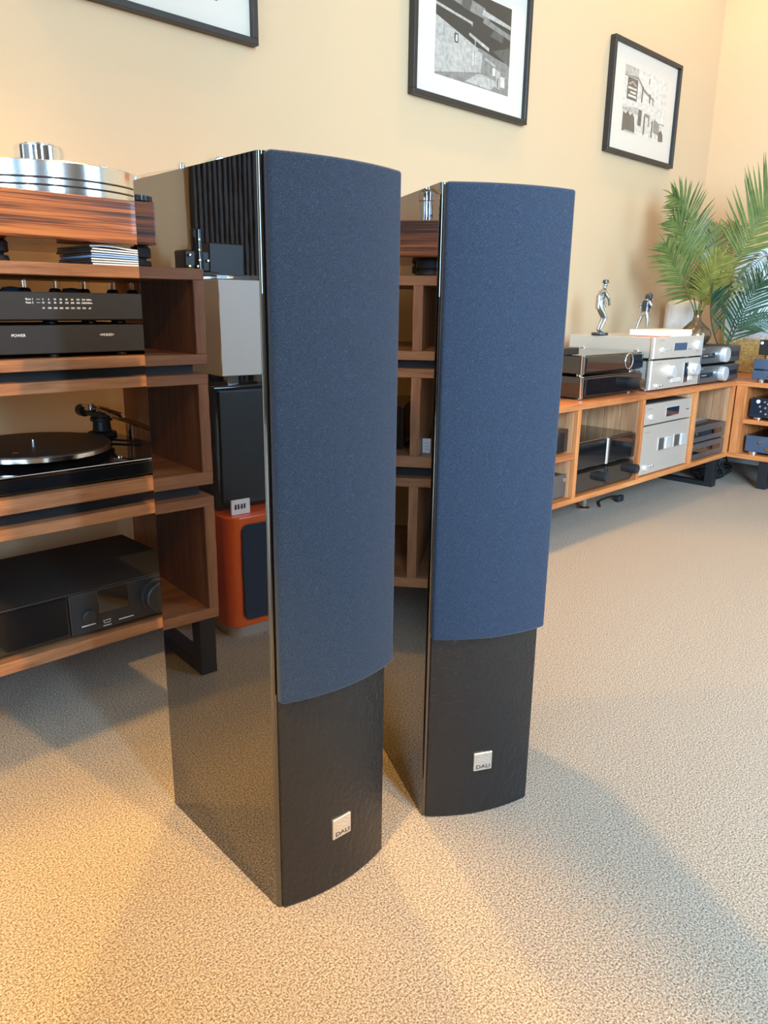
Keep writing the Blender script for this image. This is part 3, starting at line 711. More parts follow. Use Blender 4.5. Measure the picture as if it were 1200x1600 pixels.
# ------------------------------------------------------------------ sideboard along the wall
SX0, SX1, SY0, SY1, SZ0, SZ1 = 1.95, 3.799, 1.45, 1.95, 0.138, 0.505
sb = thing('sideboard', 'long low acacia sideboard with open bays under the silver amplifiers', 'sideboard', (SX0, SY0, SZ0))
w, d, h = SX1 - SX0, SY1 - SY0, SZ1 - SZ0
Shape().box(0, w, 0, d, h - 0.022, h, 0.0015, 1).link('top_board', M['acacia_x'], sb)
Shape().box(0, w, 0, d, 0, 0.020, 0.0015, 1).link('bottom_board', M['acacia_x'], sb)
for x0, x1, nm in ((0, 0.022, 'side_panel'), (2.402 - SX0, 2.424 - SX0, 'divider'), (2.882 - SX0, 2.902 - SX0, 'divider'), (3.372 - SX0, 3.392 - SX0, 'divider'), (w - 0.020, w, 'side_panel')):
    Shape().box(x0, x1, 0, 0.018, 0.020, h - 0.022, 0.001, 1).link(nm, M['acacia_z'], sb)
    nb_ = 6; bw = (d - 0.02 - 0.018) / nb_; bk0 = None          # the panel behind the front edge is glued from upright planks
    for k in range(nb_):
        if bk0 is None:
            bk0 = o = Shape().box(0, x1 - x0, 0.0010, bw - 0.0010, 0, h - 0.042, 0.0012, 1).link('plank', M['plank'], sb)
        else:
            o = bk0.copy(); COL.objects.link(o); o.parent = sb
        o.location = (x0 + rnd.uniform(-0.0005, 0.0005), 0.018 + k * bw, 0.020)
Shape().box(0.022, 2.402 - SX0, 0.004, d - 0.02, 0.168, 0.188, 0.001, 1).link('shelf', M['acacia_x'], sb)
n = int((w - 0.02) / 0.085); pw = (w - 0.02) / n
pm = None
for i in range(n):
    if pm is None:
        o = Shape().box(0.0012, pw - 0.0012, 0, 0.014, 0.0, h - 0.044, 0.0015, 1).link('back_plank', M['plank'], sb); pm = o.data; bk0 = o
    else:
        o = bk0.copy(); COL.objects.link(o); o.parent = sb
    o.location = (0.010 + i * pw, d - 0.018 + rnd.uniform(0, 0.0015), 0.021)
for x in (0.14, 3.70 - SX0 - 0.022):
    g = Shape(); g.box(x, x + 0.044, 0.008, 0.048, -SZ0, 0, 0.001, 1); g.box(x, x + 0.044, d - 0.06, d - 0.02, -SZ0, 0, 0.001, 1)
    g.box(x, x + 0.044, 0.048, d - 0.06, -SZ0, -SZ0 + 0.022, 0.001, 1)
    g.link('leg_frame', M['black_metal'], sb)
g = Shape().lathe([(0.024, -SZ0), (0.026, -SZ0 + 0.006), (0.012, -SZ0 + 0.012), (0.010, 0.0)], (2.852 - SX0, 0.21, 0), 18)
g.link('adjustable_foot', M['chrome'], sb)

# return cabinet along the right wall
RCX0, RCX1, RCY0, RCY1 = 3.80, 4.41, 0.40, 1.95
rcb = thing('sideboard', 'acacia corner cabinet along the right wall, holding black devices on two levels', 'sideboard', (RCX0, RCY1, SZ0))
dd, ww = RCX1 - RCX0, RCY1 - RCY0
Shape().box(0, dd, -ww, 0, h - 0.022, h, 0.0015, 1).link('top_board', M['acacia_y'], rcb)
Shape().box(0, dd, -ww, 0, 0, 0.022, 0.0015, 1).link('bottom_board', M['acacia_y'], rcb)
Shape().box(0, dd - 0.02, -0.552, -0.503, 0.022, h - 0.022, 0.0015, 1).link('post_panel', M['acacia_z'], rcb)
Shape().box(0, dd - 0.02, -ww, -ww + 0.022, 0.022, h - 0.022, 0.0015, 1).link('side_panel', M['acacia_z'], rcb)
Shape().box(0.004, dd - 0.02, -ww + 0.022, -0.552, 0.170, 0.190, 0.001, 1).link('shelf', M['acacia_y'], rcb)
n = 17; pw = (ww - 0.02) / n; pm = None
for i in range(n):
    if pm is None:
        o = Shape().box(0, 0.014, 0.0012, pw - 0.0012, 0, h - 0.044, 0.0015, 1).link('back_plank', M['plank'], rcb); pm = o.data; bk0 = o
    else:
        o = bk0.copy(); COL.objects.link(o); o.parent = rcb
    o.location = (dd - 0.018 + rnd.uniform(0, 0.0015), -ww + 0.01 + i * pw, 0.021)
for y in (-0.69, -ww + 0.12):
    g = Shape(); g.box(0.022, 0.066, y, y + 0.044, -SZ0, 0, 0.001, 1); g.box(dd - 0.07, dd - 0.03, y, y + 0.044, -SZ0, 0, 0.001, 1)
    g.box(0.066, dd - 0.07, y, y + 0.044, -SZ0, -SZ0 + 0.022, 0.001, 1)
    g.link('leg_frame', M['black_metal'], rcb)


# ------------------------------------------------------------------ audio units on and in the sideboard
def knob(parent, x, z, r, ln, mat, name='knob', y=0.0):
    o = Shape().lathe([(r, 0), (r, ln * 0.8), (r * 0.92, ln), (r * 0.3, ln)], (0, 0, 0), 28).link(name, mat, parent)
    o.location = (x, y, z); o.rotation_euler = (R(90), 0, 0); return o


def feet(parent, w, d, h, mat, r=0.018):
    for x in (-w / 2 + 0.05, w / 2 - 0.05):
        for y in (0.05, d - 0.05):
            Shape().cyl((x, y, 0), r, h, 'z', 16).link('foot', mat, parent)


# silver pair on top
SXC = 3.203
s1 = thing('stereo_amplifier', 'silver amplifier with two round knobs and narrow dark window, on the sideboard', 'amplifier', (SXC, 1.478, 0.505))
feet(s1, 0.44, 0.38, 0.010, M['chrome'])
Shape().box(-0.215, 0.215, 0.022, 0.385, 0.010, 0.122, 0.003, 2).link('lid', M['silver_side'], s1)
Shape().prism(rrect(-0.228, 0.228, 0, 0.022, 0.008), 0.008, 0.126, 0.001).link('front_panel', M['silver'], s1)
for x in (-0.068, 0.157): knob(s1, x, 0.078, 0.026, 0.026, M['knob_silver'])
f = Shape().box(0.068, 0.107, -0.003, 0.001, 0.022, 0.108, 0.001, 1).link('window_bezel', M['chrome'], s1)
Shape().box(0.075, 0.100, -0.0045, -0.002, 0.028, 0.102).link('window_glass', M['display'], f)
for x in (-0.035, -0.018, 0.0, 0.018, 0.036, 0.125, 0.145): Shape().box(x - 0.006, x + 0.006, -0.006, 0.001, 0.030, 0.046, 0.001, 1).link('button', M['knob_silver'], s1)
knob(s1, -0.172, 0.022, 0.009, 0.007, M['knob_silver'], 'power_button')
for x in (-0.145, -0.125): knob(s1, x, 0.022, 0.0035, 0.004, M['chrome'], 'jack')
Shape().box(-0.19, -0.145, -0.0005, 0.001, 0.112, 0.1145).link('maker_mark', M['grey_ink'], s1)
s2 = thing('disc_player', 'silver player with blue-grey display on top of the two-knob silver amplifier', 'disc player', (SXC, 1.474, 0.6325))
feet(s2, 0.44, 0.39, 0.008, M['chrome'])
Shape().box(-0.222, 0.222, 0.018, 0.40, 0.008, 0.091, 0.003, 2).link('lid', M['silver_side'], s2)
Shape().prism(rrect(-0.230, 0.230, 0, 0.02, 0.007), 0.006, 0.092, 0.001).link('front_panel', M['silver'], s2)
f = Shape().box(-0.055, 0.062, -0.002, 0.001, 0.034, 0.066, 0.001, 1).link('display_bezel', M['chrome'], s2)
Shape().box(-0.049, 0.059, -0.003, -0.001, 0.037, 0.0655).link('display_glass', M['blue_display'], f)
knob(s2, 0.168, 0.052, 0.021, 0.014, M['knob_silver'])
knob(s2, -0.160, 0.040, 0.0105, 0.008, M['knob_silver'], 'power_button')
for x in (-0.125, -0.11, -0.095, 0.08, 0.095): knob(s2, x, 0.040, 0.0035, 0.004, M['chrome'], 'button')
Shape().box(-0.19, -0.145, -0.0005, 0.001, 0.078, 0.0805).link('maker_mark', M['grey_ink'], s2)
for y in (0.08, 0.33): Shape().cyl((-0.222, y, 0.035), 0.008, 0.006, '-x', 16, bev=0.001).link('side_screw', M['chrome'], s2)

# black gloss pair, left of the silver pair
def gloss_unit(loc, w, d, z0, h, label, knobs):
    t = thing('audio_component', label, 'amplifier', loc)
    Shape().prism(rrect(-w / 2, w / 2, 0.012, d, 0.004), z0, z0 + h, 0.004).link('case', M['smoke_gloss'], t)
    Shape().box(-w / 2 + 0.02, w / 2 - 0.004, 0.0, 0.014, z0 + 0.004, z0 + h - 0.004, 0.006, 2).link('front_panel', M['black_gloss'], t)
    Shape().cyl((-w / 2 + 0.006, 0.008, z0), 0.007, h, 'z', 14, bev=0.001).link('corner_pillar', M['chrome'], t)
    for x in (-w / 2 + 0.04, w / 2 - 0.04):
        for y in (0.04, d - 0.04): Shape().cyl((x, y, 0), 0.012, z0, 'z', 12).link('foot', M['chrome'], t)
    for x, z, r, ln in knobs:
        k = knob(t, x, z, r, ln, M['rubber'])
        k2 = Shape().lathe([(r * 0.93, 0), (r * 0.93, 0.003), (r * 0.4, 0.004)], (0, 0, ln), 24).link('knob_cap', M['bronze'], k)
    return t


gloss_unit((2.725, 1.500, 0.505), 0.455, 0.36, 0.006, 0.080, 'gloss black unit with one ridged knob, lower of the black pair on the sideboard', [(0.125, 0.046, 0.020, 0.050)])
gu = gloss_unit((2.722, 1.500, 0.5915), 0.455, 0.36, 0.008, 0.068, 'gloss black unit with swirl of knobs mirrored in front, upper of the black pair', [])
knob(gu, 0.10, 0.045, 0.028, 0.004, M['smoke_gloss'], 'dial', 0.002)  # disc and ring model a knob's reflection on the gloss front
Shape().tube([(0.10 + 0.03 * math.cos(R(a)), -0.002, 0.045 + 0.03 * math.sin(R(a))) for a in range(0, 361, 20)], 0.002, 6).link('knob_reflection_ring', M['badge'], gu)
sl = thing('control_slab', 'thin black slab lying on the upper gloss black unit', 'audio device', (2.44, 1.53, 0.6680))
Shape().box(-0.10, 0.065, 0, 0.16, 0.003, 0.028, 0.003, 1).link('case', M['black_satin'], sl)
Shape().box(-0.08, 0.05, 0.02, 0.14, 0, 0.003).link('foot', M['rubber'], sl)


# gunmetal streamer pair at the right end
def gun_unit(loc, label, with_knob=True, w=0.435, h=0.080, d=0.34):
    t = thing('network_player', label, 'network player', loc)
    feet(t, w, d, 0.006, M['rubber'], 0.014)
    Shape().box(-w / 2 + 0.004, w / 2 - 0.004, 0.012, d, 0.006, h, 0.002, 1).link('lid', M['charcoal_top'], t)
    Shape().box(-w / 2, w / 2, 0, 0.012, 0.006, h, 0.002, 1).link('front_panel', M['gunmetal'], t)
    if with_knob:
        Shape().box(-w / 2 + 0.012, -0.055, -0.001, 0.001, h * 0.38, h * 0.66).link('display_window', M['display'], t)
        Shape().box(0.085, w / 2 - 0.02, -0.001, 0.001, h * 0.38, h * 0.66).link('disc_slot', M['display'], t)
        knob(t, 0.012, h * 0.52, 0.034, 0.026, M['knob_silver'])
        Shape().box(-w / 2 + 0.02, -w / 2 + 0.07, -0.0015, 0.0, h * 0.48, h * 0.55).link('display_digits', M['badge'], t)
    else:
        Shape().box(-w / 2 + 0.025, w / 2 - 0.04, -0.001, 0.001, h * 0.40, h * 0.68).link('display_window', M['black_gloss'], t)
    Shape().box(-w / 2 + 0.004, -w / 2 + 0.03, -0.001, 0.0005, h * 0.86, h * 0.92).link('maker_mark', M['badge'], t)
    return t


gun_unit((3.655, 1.478, 0.505), 'grey player with round silver dial, lower of the pair at the sideboard end')
gun_unit((3.650, 1.478, 0.592), 'grey player with round silver dial, upper of the pair at the sideboard end')
# inside the sideboard
gun_unit((3.5835, 1.464, 0.1585), 'flat grey unit with dark strip, lower of the two in the right bay', False, 0.370, 0.078)
gun_unit((3.582, 1.464, 0.2375), 'flat grey unit with dark strip under the remote, right bay of the sideboard', False, 0.370, 0.078)
rm = thing('remote_control', 'grey button remote lying on the flat grey unit in the right bay', 'remote', (3.52, 1.50, 0.3158), R(4))
Shape().prism(rrect(-0.10, 0.15, 0, 0.055, 0.01), 0, 0.014, 0.002).link('body', M['gunmetal'], rm)
bt_ = Shape()
for i in range(12):
    for j in range(3): bt_.box(-0.088 + i * 0.019, -0.078 + i * 0.019, 0.008 + j * 0.015, 0.018 + j * 0.015, 0.0135, 0.0165, 0.001, 1)
bt_.link('buttons', M['badge'], rm)
tb = thing('tablet', 'thin dark tablet lying behind the grey remote in the right bay', 'tablet', (3.515, 1.565, 0.3158), R(3))
Shape().box(-0.11, 0.09, 0, 0.10, 0, 0.022, 0.003, 1).link('body', M['black_satin'], tb)
Shape().box(-0.104, 0.084, 0.006, 0.094, 0.0222, 0.0228).link('screen', M['display'], tb)
# silver pre/power in bay three
p1 = thing('power_amplifier', 'tall silver power amplifier with two meter windows inside the sideboard', 'amplifier', (3.137, 1.462, 0.1585))
feet(p1, 0.42, 0.36, 0.006, M['rubber'])
Shape().box(-0.215, 0.215, 0.016, 0.37, 0.006, 0.206, 0.003, 1).link('lid', M['silver_side'], p1)
Shape().prism(rrect(-0.225, 0.225, 0, 0.016, 0.006), 0.006, 0.209, 0.001).link('front_panel', M['silver'], p1)
for x in (-0.015, 0.13):
    f = Shape().box(x - 0.055, x + 0.055, -0.003, 0.001, 0.095, 0.152, 0.001, 1).link('meter_bezel', M['badge'], p1)
    Shape().box(x + 0.004, x + 0.05, -0.010, -0.002, 0.098, 0.149, 0.002, 1).link('meter_lens', M['knob_silver'], f)
    Shape().box(x - 0.05, x - 0.004, -0.004, -0.002, 0.10, 0.147).link('meter_glass', M['gunmetal'], f)
knob(p1, -0.165, 0.034, 0.012, 0.010, M['knob_silver'], 'power_button')
for x in (-0.12, -0.098): knob(p1, x, 0.036, 0.004, 0.004, M['chrome'], 'button')
knob(p1, 0.2, 0.03, 0.003, 0.003, M['chrome'], 'screw')
Shape().box(-0.195, -0.145, -0.0005, 0.001, 0.183, 0.186).link('maker_mark', M['grey_ink'], p1)
p2 = thing('preamplifier', 'silver preamplifier with slot display on top of the tall silver power amplifier', 'amplifier', (3.137, 1.462, 0.3685))
feet(p2, 0.42, 0.36, 0.006, M['rubber'])
Shape().box(-0.215, 0.215, 0.016, 0.33, 0.006, 0.090, 0.003, 1).link('lid', M['gunmetal'], p2)
Shape().prism(rrect(-0.225, 0.225, 0, 0.016, 0.006), 0.006, 0.090, 0.001).link('front_panel', M['silver'], p2)
f = Shape().box(-0.025, 0.095, -0.002, 0.001, 0.026, 0.066, 0.001, 1).link('display_bezel', M['chrome'], p2)
Shape().box(-0.018, 0.092, -0.003, -0.001, 0.030, 0.064).link('display_glass', M['display'], f)
knob(p2, -0.155, 0.036, 0.011, 0.009, M['knob_silver'], 'power_button')
for x in (0.17, 0.185): knob(p2, x, 0.044, 0.0025, 0.003, M['ink'], 'jack')
Shape().box(-0.195, -0.15, -0.0005, 0.001, 0.070, 0.0725).link('maker_mark', M['grey_ink'], p2)
# big black gloss pair in bay two
for (z, hh, lab, kn) in ((0.1585, 0.085, 'smoked gloss black unit with two ridged knobs at the bottom of the second bay', True), (0.2465, 0.108, 'tall gloss black unit on top in the second bay of the sideboard', False)):
    t = thing('audio_component', lab, 'amplifier', (2.664, 1.466, z))
    Shape().box(-0.213, 0.213, 0.014, 0.36, 0.006, hh, 0.003, 1).link('case', M['smoke_gloss'], t)
    for x0, x1 in ((-0.216, -0.01), (0.012, 0.216)):
        Shape().box(x0, x1, 0, 0.016, 0.006, hh - 0.003, 0.006, 2).link('front_panel', M['smoke_gloss'] if kn else M['black_gloss'], t)
    Shape().cyl((0.001, 0.008, 0.006), 0.009, hh - 0.008, 'z', 14).link('centre_pillar', M['badge' if not kn else 'black_gloss'], t)
    if kn:
        for x in (-0.045, 0.19):
            k = knob(t, x, hh * 0.6, 0.019, 0.030, M['rubber'])
            Shape().lathe([(0.0186, 0), (0.0186, 0.003), (0.008, 0.004)], (0, 0, 0.030), 24).link('knob_cap', M['charcoal'], k)
    for x in (-0.19, 0.19):
        for y in (0.05, 0.31): Shape().cyl((x, y, 0), 0.014, 0.006, 'z', 12).link('foot', M['rubber'], t)
# first bay
t = thing('audio_component', 'small black gloss unit on the shelf of the first bay, behind the rear loudspeaker', 'amplifier', (2.19, 1.475, 0.3265))
Shape().box(-0.195, 0.195, 0.012, 0.32, 0.006, 0.09, 0.003, 1).link('case', M['black_gloss'], t)
Shape().box(-0.197, 0.197, 0, 0.012, 0.006, 0.09, 0.003, 1).link('front_panel', M['smoke_gloss'], t)
feet(t, 0.38, 0.3, 0.006, M['chrome'], 0.012)
t = thing('audio_component', 'dull charcoal unit with one light stud at the bottom of the first bay', 'amplifier', (2.19, 1.475, 0.1585))
Shape().box(-0.20, 0.20, 0.012, 0.34, 0.006, 0.09, 0.003, 1).link('case', M['charcoal'], t)
Shape().box(-0.205, 0.205, 0, 0.012, 0.006, 0.09, 0.002, 1).link('front_panel', M['gunmetal'], t)
knob(t, 0.19, 0.07, 0.008, 0.003, M['chrome'], 'stud')
feet(t, 0.38, 0.3, 0.006, M['rubber'], 0.012)

# right-hand cabinet units (face the room, towards -X)
RZ = R(-90)
t = thing('audio_component', 'blue-black unit with angled front on the corner cabinet, under the flat black box', 'amplifier', (3.815, 1.19, 0.505), RZ)
Shape().box(-0.20, 0.20, 0.012, 0.36, 0.016, 0.11, 0.003, 1).link('case', M['black_gloss'], t)
fp = Shape(); fp.box(-0.20, 0.20, 0.0, 0.012, 0.016, 0.056, 0.002, 1); fp.box(-0.20, 0.20, 0.0, 0.012, 0.062, 0.110, 0.002, 1)
fp.link('front_panel', M['blue_display'], t)
Shape().prism([(-0.13, 0.03), (-0.06, 0.03), (-0.03, 0.06), (-0.06, 0.10), (-0.09, 0.10), (-0.07, 0.06)], 0, 0.006, mat=Matrix.Rotation(R(90), 4, 'X')).link('front_badge_plate', M['black_gloss'], t)
for x in (-0.17, 0.17):
    for y in (0.05, 0.31): Shape().cyl((x, y, 0), 0.02, 0.016, 'z', 16).link('foot', M['chrome'], t)
t = thing('audio_component', 'flat black box with one white dot, topmost on the corner cabinet', 'amplifier', (3.815, 1.185, 0.6155), RZ)
Shape().box(-0.19, 0.19, 0.0, 0.30, 0.018, 0.086, 0.003, 1).link('case', M['black_satin'], t)
knob(t, -0.178, 0.072, 0.007, 0.002, M['white_paint'], 'white_dot')
for x in (-0.16, 0.16):
    for y in (0.05, 0.26): Shape().cyl((x, y, 0), 0.016, 0.018, 'z', 16).link('foot', M['brass'], t)
t = thing('tuner', 'black unit with dial and small knobs on the shelf of the corner cabinet', 'audio device', (3.82, 1.20, 0.3285), RZ)
Shape().box(-0.18, 0.18, 0.01, 0.28, 0.012, 0.104, 0.003, 1).link('case', M['black_gloss'], t)
Shape().prism(rrect(-0.18, 0.18, 0.012, 0.104, 0.012), -0.010, 0.0, 0.002, mat=Matrix.Rotation(R(90), 4, 'X')).link('front_panel', M['display'], t)
knob(t, -0.145, 0.088, 0.009, 0.004, M['white_paint'], 'white_button', 0.0)
knob(t, -0.06, 0.060, 0.022, 0.012, M['rubber'], 'dial', 0.0)
for x, z in ((-0.115, 0.088), (-0.135, 0.065), (-0.11, 0.060), (-0.128, 0.042), (-0.105, 0.032), (-0.10, 0.08)): knob(t, x, z, 0.0045, 0.004, M['badge'], 'button', 0.0)
for x in (-0.15, 0.15):
    for y in (0.04, 0.24): Shape().cyl((x, y, 0), 0.022, 0.012, 'z', 16).link('foot', M['chrome'], t)
t = thing('headphone_amplifier', 'blue-black unit with two small brass knobs at the bottom of the corner cabinet', 'audio device', (3.82, 1.20, 0.1605), RZ)
Shape().box(-0.18, 0.18, 0.01, 0.30, 0.014, 0.094, 0.003, 1).link('case', M['black_gloss'], t)
Shape().box(-0.18, -0.02, 0.0, 0.012, 0.014, 0.092, 0.004, 2).link('front_panel', M['blue_display'], t)
Shape().box(-0.015, 0.18, 0.0, 0.012, 0.014, 0.092, 0.004, 2).link('gloss_panel', M['black_gloss'], t)
for x, z in ((-0.11, 0.065), (-0.075, 0.035)): knob(t, x, z, 0.008, 0.008, M['brass'], 'knob', 0.0)
for x in (-0.15, 0.15):
    for y in (0.04, 0.26): Shape().cyl((x, y, 0), 0.024, 0.014, 'z', 16).link('foot', M['chrome'], t)

# ------------------------------------------------------------------ things on the amplifiers and the corner cabinet top
bk = thing('book', 'cream hardback lying on the silver player, red at its edge', 'book', (3.205, 1.495, 0.7245), R(2))
Shape().box(-0.15, 0.155, 0.0, 0.14, 0.003, 0.026, 0.001, 1).link('cover', M['cream_cover'], bk)
Shape().box(-0.15, -0.06, 0.0005, 0.14, 0.0, 0.003).link('red_edge', M['red_cover'], bk)
Shape().box(-0.06, 0.15, 0.001, 0.14, 0.0, 0.003).link('pages', M['paper'], bk)

ln = tag(Shape().lathe([(0.072, 0.0), (0.080, 0.006), (0.082, 0.05), (0.083, 0.20), (0.082, 0.325), (0.079, 0.345), (0.072, 0.359), (0.060, 0.366), (0.045, 0.369), (0.010, 0.370)], (0, 0, 0), 40).link('ceramic_vase', M['ceramic']),
         'white rounded ceramic jar behind the bronze vase, beside the palm fronds', 'vase')
ln.location = (4.045, 1.872, 0.5055); ln.scale = (1.04, 1.04, 1.02)


def blade(bm, base, direction, up, length, width, droop):
    """One folded palm leaflet: a narrow V-shaped strip."""
    side = direction.cross(up).normalized(); n = 4; rows = []
    for i in range(n + 1):
        t = i / n; wd = width * (0.55 + 0.9 * t) if t < 0.35 else width * (1.0 - ((t - 0.35) / 0.65) ** 1.6) * 0.9
        p = base + direction * (length * t) - Vector((0, 0, 1)) * (droop * length * t * t)
        if i == n: wd = width * 0.04
        rows.append((bm.verts.new(p - side * wd + up * wd * 0.45), bm.verts.new(p), bm.verts.new(p + side * wd + up * wd * 0.45)))
    for a, b in zip(rows, rows[1:]):
        bm.faces.new((a[0], a[1], b[1], b[0])); bm.faces.new((a[1], a[2], b[2], b[1]))


def frond(parent, origin, pts, mat, llen, start=0.3, nleaf=22, width=0.006, sides=(1, -1), droop=0.18, splay=52, normal=(-0.75, -0.6, 0.25)):
    P = smooth_path([Vector(p) - Vector(origin) for p in pts], 10)
    sh = Shape(); sh.tube(P, 0.0035, 6, 0.0012)
    N = Vector(normal).normalized()
    m = len(P) - 1
    for k in range(nleaf):
        s = start + (1 - start) * (k + 0.5) / nleaf
        i = min(m - 1, int(s * m)); fr = s * m - i
        b = P[i].lerp(P[i + 1], fr); tg = (P[i + 1] - P[max(0, i - 1)]).normalized()
        sd = tg.cross(N).normalized(); up = sd.cross(tg).normalized()
        prof = math.sin(math.pi * min(1, 0.22 + 0.72 * (s - start) / (1 - start))) ** 0.7
        for sg in sides:
            an = R(splay + rnd.uniform(-5, 5) - 22 * (s - start) / (1 - start))
            d = (tg * math.cos(an) + sd * sg * math.sin(an) + up * rnd.uniform(0.05, 0.28)).normalized()
            blade(sh.bm, b, d, up, llen * prof * rnd.uniform(0.88, 1.1), width, droop * rnd.uniform(0.5, 1.3))
    d = (P[-1] - P[-2]).normalized()
    blade(sh.bm, P[-1], d, N, llen * 0.45, width * 0.8, droop)
    return sh.link('frond', mat, parent)


vo = (3.735, 1.65, 0.6725)
va_ = thing('potted_palm', 'bushy palm spray in a flared bronze vase on the grey players', 'plant', vo)
Shape().lathe([(0.045, 0.0), (0.060, 0.010), (0.071, 0.032), (0.072, 0.048), (0.062, 0.072), (0.040, 0.095), (0.022, 0.112), (0.017, 0.128), (0.018, 0.145), (0.024, 0.158), (0.021, 0.158)], (0, 0, 0), 36).link('vase', M['bronze'], va_, label='flared bronze vase')
A1 = [(3.735, 1.65, 0.80), (3.632, 1.673, 0.917), (3.541, 1.697, 1.028), (3.473, 1.72, 1.117)]
A2 = [(3.737, 1.65, 0.80), (3.815, 1.68, 0.965), (3.773, 1.71, 1.155), (3.679, 1.74, 1.291), (3.597, 1.77, 1.340)]
A3 = [(3.733, 1.65, 0.80), (3.651, 1.607, 0.902), (3.61, 1.563, 0.986), (3.608, 1.52, 1.062)]
A4 = [(3.738, 1.65, 0.80), (3.772, 1.627, 0.89), (3.83, 1.603, 0.95), (3.895, 1.58, 0.99)]
A5 = [(3.740, 1.65, 0.80), (3.828, 1.667, 0.965), (3.90, 1.683, 1.102), (3.967, 1.70, 1.215)]
A6 = [(3.74, 1.65, 0.80), (3.804, 1.633, 0.881), (3.922, 1.617, 0.901), (4.17, 1.60, 0.924)]
A7 = [(3.735, 1.65, 0.80), (3.679, 1.675, 0.961), (3.685, 1.70, 1.092), (3.633, 1.725, 1.189), (3.597, 1.75, 1.229)]
frond(va_, vo, A2, M['leaf'], 0.17, 0.40, 32)
frond(va_, vo, A7, M['leaf'], 0.14, 0.4, 30)
frond(va_, vo, A5, M['leaf'], 0.17, 0.35, 28)
frond(va_, vo, A1, M['leaf'], 0.17, 0.22, 32)
frond(va_, vo, A3, M['leaf_y'], 0.15, 0.25, 32)
frond(va_, vo, A4, M['leaf_y'], 0.15, 0.2, 20)
frond(va_, vo, A6, M['leaf_y'], 0.05, 0.2, 20, 0.004)

vo = (3.965, 1.60, 0.505)
pb = thing('potted_palm', 'large dark palm spray rising behind the grey players at the room corner', 'plant', vo)
Shape().lathe([(0.05, 0), (0.052, 0.01), (0.066, 0.11), (0.066, 0.118), (0.058, 0.118), (0.056, 0.10), (0.01, 0.10)], (0, 0, 0), 28).link('pot', M['black_satin'], pb)
base = (3.965, 1.60, 0.60)
B1 = [base, (3.84, 1.563, 0.847), (3.786, 1.527, 1.006), (3.781, 1.49, 1.117), (3.808, 1.453, 1.214), (3.831, 1.417, 1.29), (3.867, 1.38, 1.35)]
B2 = [base, (3.987, 1.565, 0.74), (3.977, 1.53, 0.833), (3.975, 1.495, 0.914), (3.966, 1.46, 0.967)]
B3 = [base, (3.941, 1.545, 0.726), (3.974, 1.49, 0.77), (4.051, 1.435, 0.78), (4.18, 1.38, 0.752)]
B4 = [base, (4.033, 1.564, 0.879), (4.18, 1.528, 1.052), (4.057, 1.492, 1.089), (3.795, 1.456, 1.019), (3.60, 1.42, 0.955)]
B5 = [base, (3.78, 1.587, 0.742), (3.693, 1.573, 0.831), (3.656, 1.56, 0.897)]
B6 = [base, (3.923, 1.62, 0.877), (3.985, 1.64, 1.03), (4.085, 1.66, 1.142), (4.146, 1.68, 1.229)]
frond(pb, vo, B1, M['leaf'], 0.27, 0.42, 26, 0.0075, droop=0.05)
frond(pb, vo, B2, M['leaf_d'], 0.22, 0.12, 22, 0.006)
frond(pb, vo, B3, M['leaf_d'], 0.10, 0.3, 22, 0.005, droop=0.1)
frond(pb, vo, B4, M['leaf_d'], 0.10, 0.5, 26, 0.0055, droop=0.6)
frond(pb, vo, B5, M['leaf_d'], 0.20, 0.25, 20, 0.006, sides=(1,))
frond(pb, vo, B6, M['leaf'], 0.19, 0.4, 20, 0.006)

# rounded abstract canvas leaning by the right wall
pt = thing('abstract_canvas', 'round-cornered canvas in pale blue and ochre standing behind the palms', 'painting', (4.345, 1.44, 0.505))
cm = Matrix.Rotation(R(90), 4, 'Z') @ Matrix.Rotation(R(90), 4, 'X')      # local xy -> yz, depth along x
cv = Shape().prism(rrect(-0.33, 0.33, 0.0, 0.655, 0.15, 8), 0.0, 0.03, 0.004, mat=cm).link('canvas', M['canvas'], pt)
pt.rotation_euler = (0, R(3), 0)


# silver figurines: one continuous skinned body each
def figurine(joints, edges, radii, parent, scale, mat, name='body'):
    me = bpy.data.meshes.new(name)
    me.from_pydata([Vector(j) * scale for j in joints], edges, [])
    o = bpy.data.objects.new(name, me); COL.objects.link(o); o.parent = parent
    me.materials.append(mat)
    sk = o.modifiers.new('skin', 'SKIN'); sk.use_smooth_shade = True
    for v, r in zip(me.skin_vertices[0].data, radii): v.radius = (r * scale, r * scale)
    me.skin_vertices[0].data[0].use_root = True
    sb_ = o.modifiers.new('sub', 'SUBSURF'); sb_.levels = 2; sb_.render_levels = 2
    dg = bpy.context.evaluated_depsgraph_get()
    m2 = bpy.data.meshes.new_from_object(o.evaluated_get(dg))
    o.modifiers.clear(); o.data = m2; bpy.data.meshes.remove(me)
    m2.polygons.foreach_set('use_smooth', [True] * len(m2.polygons))
    return o


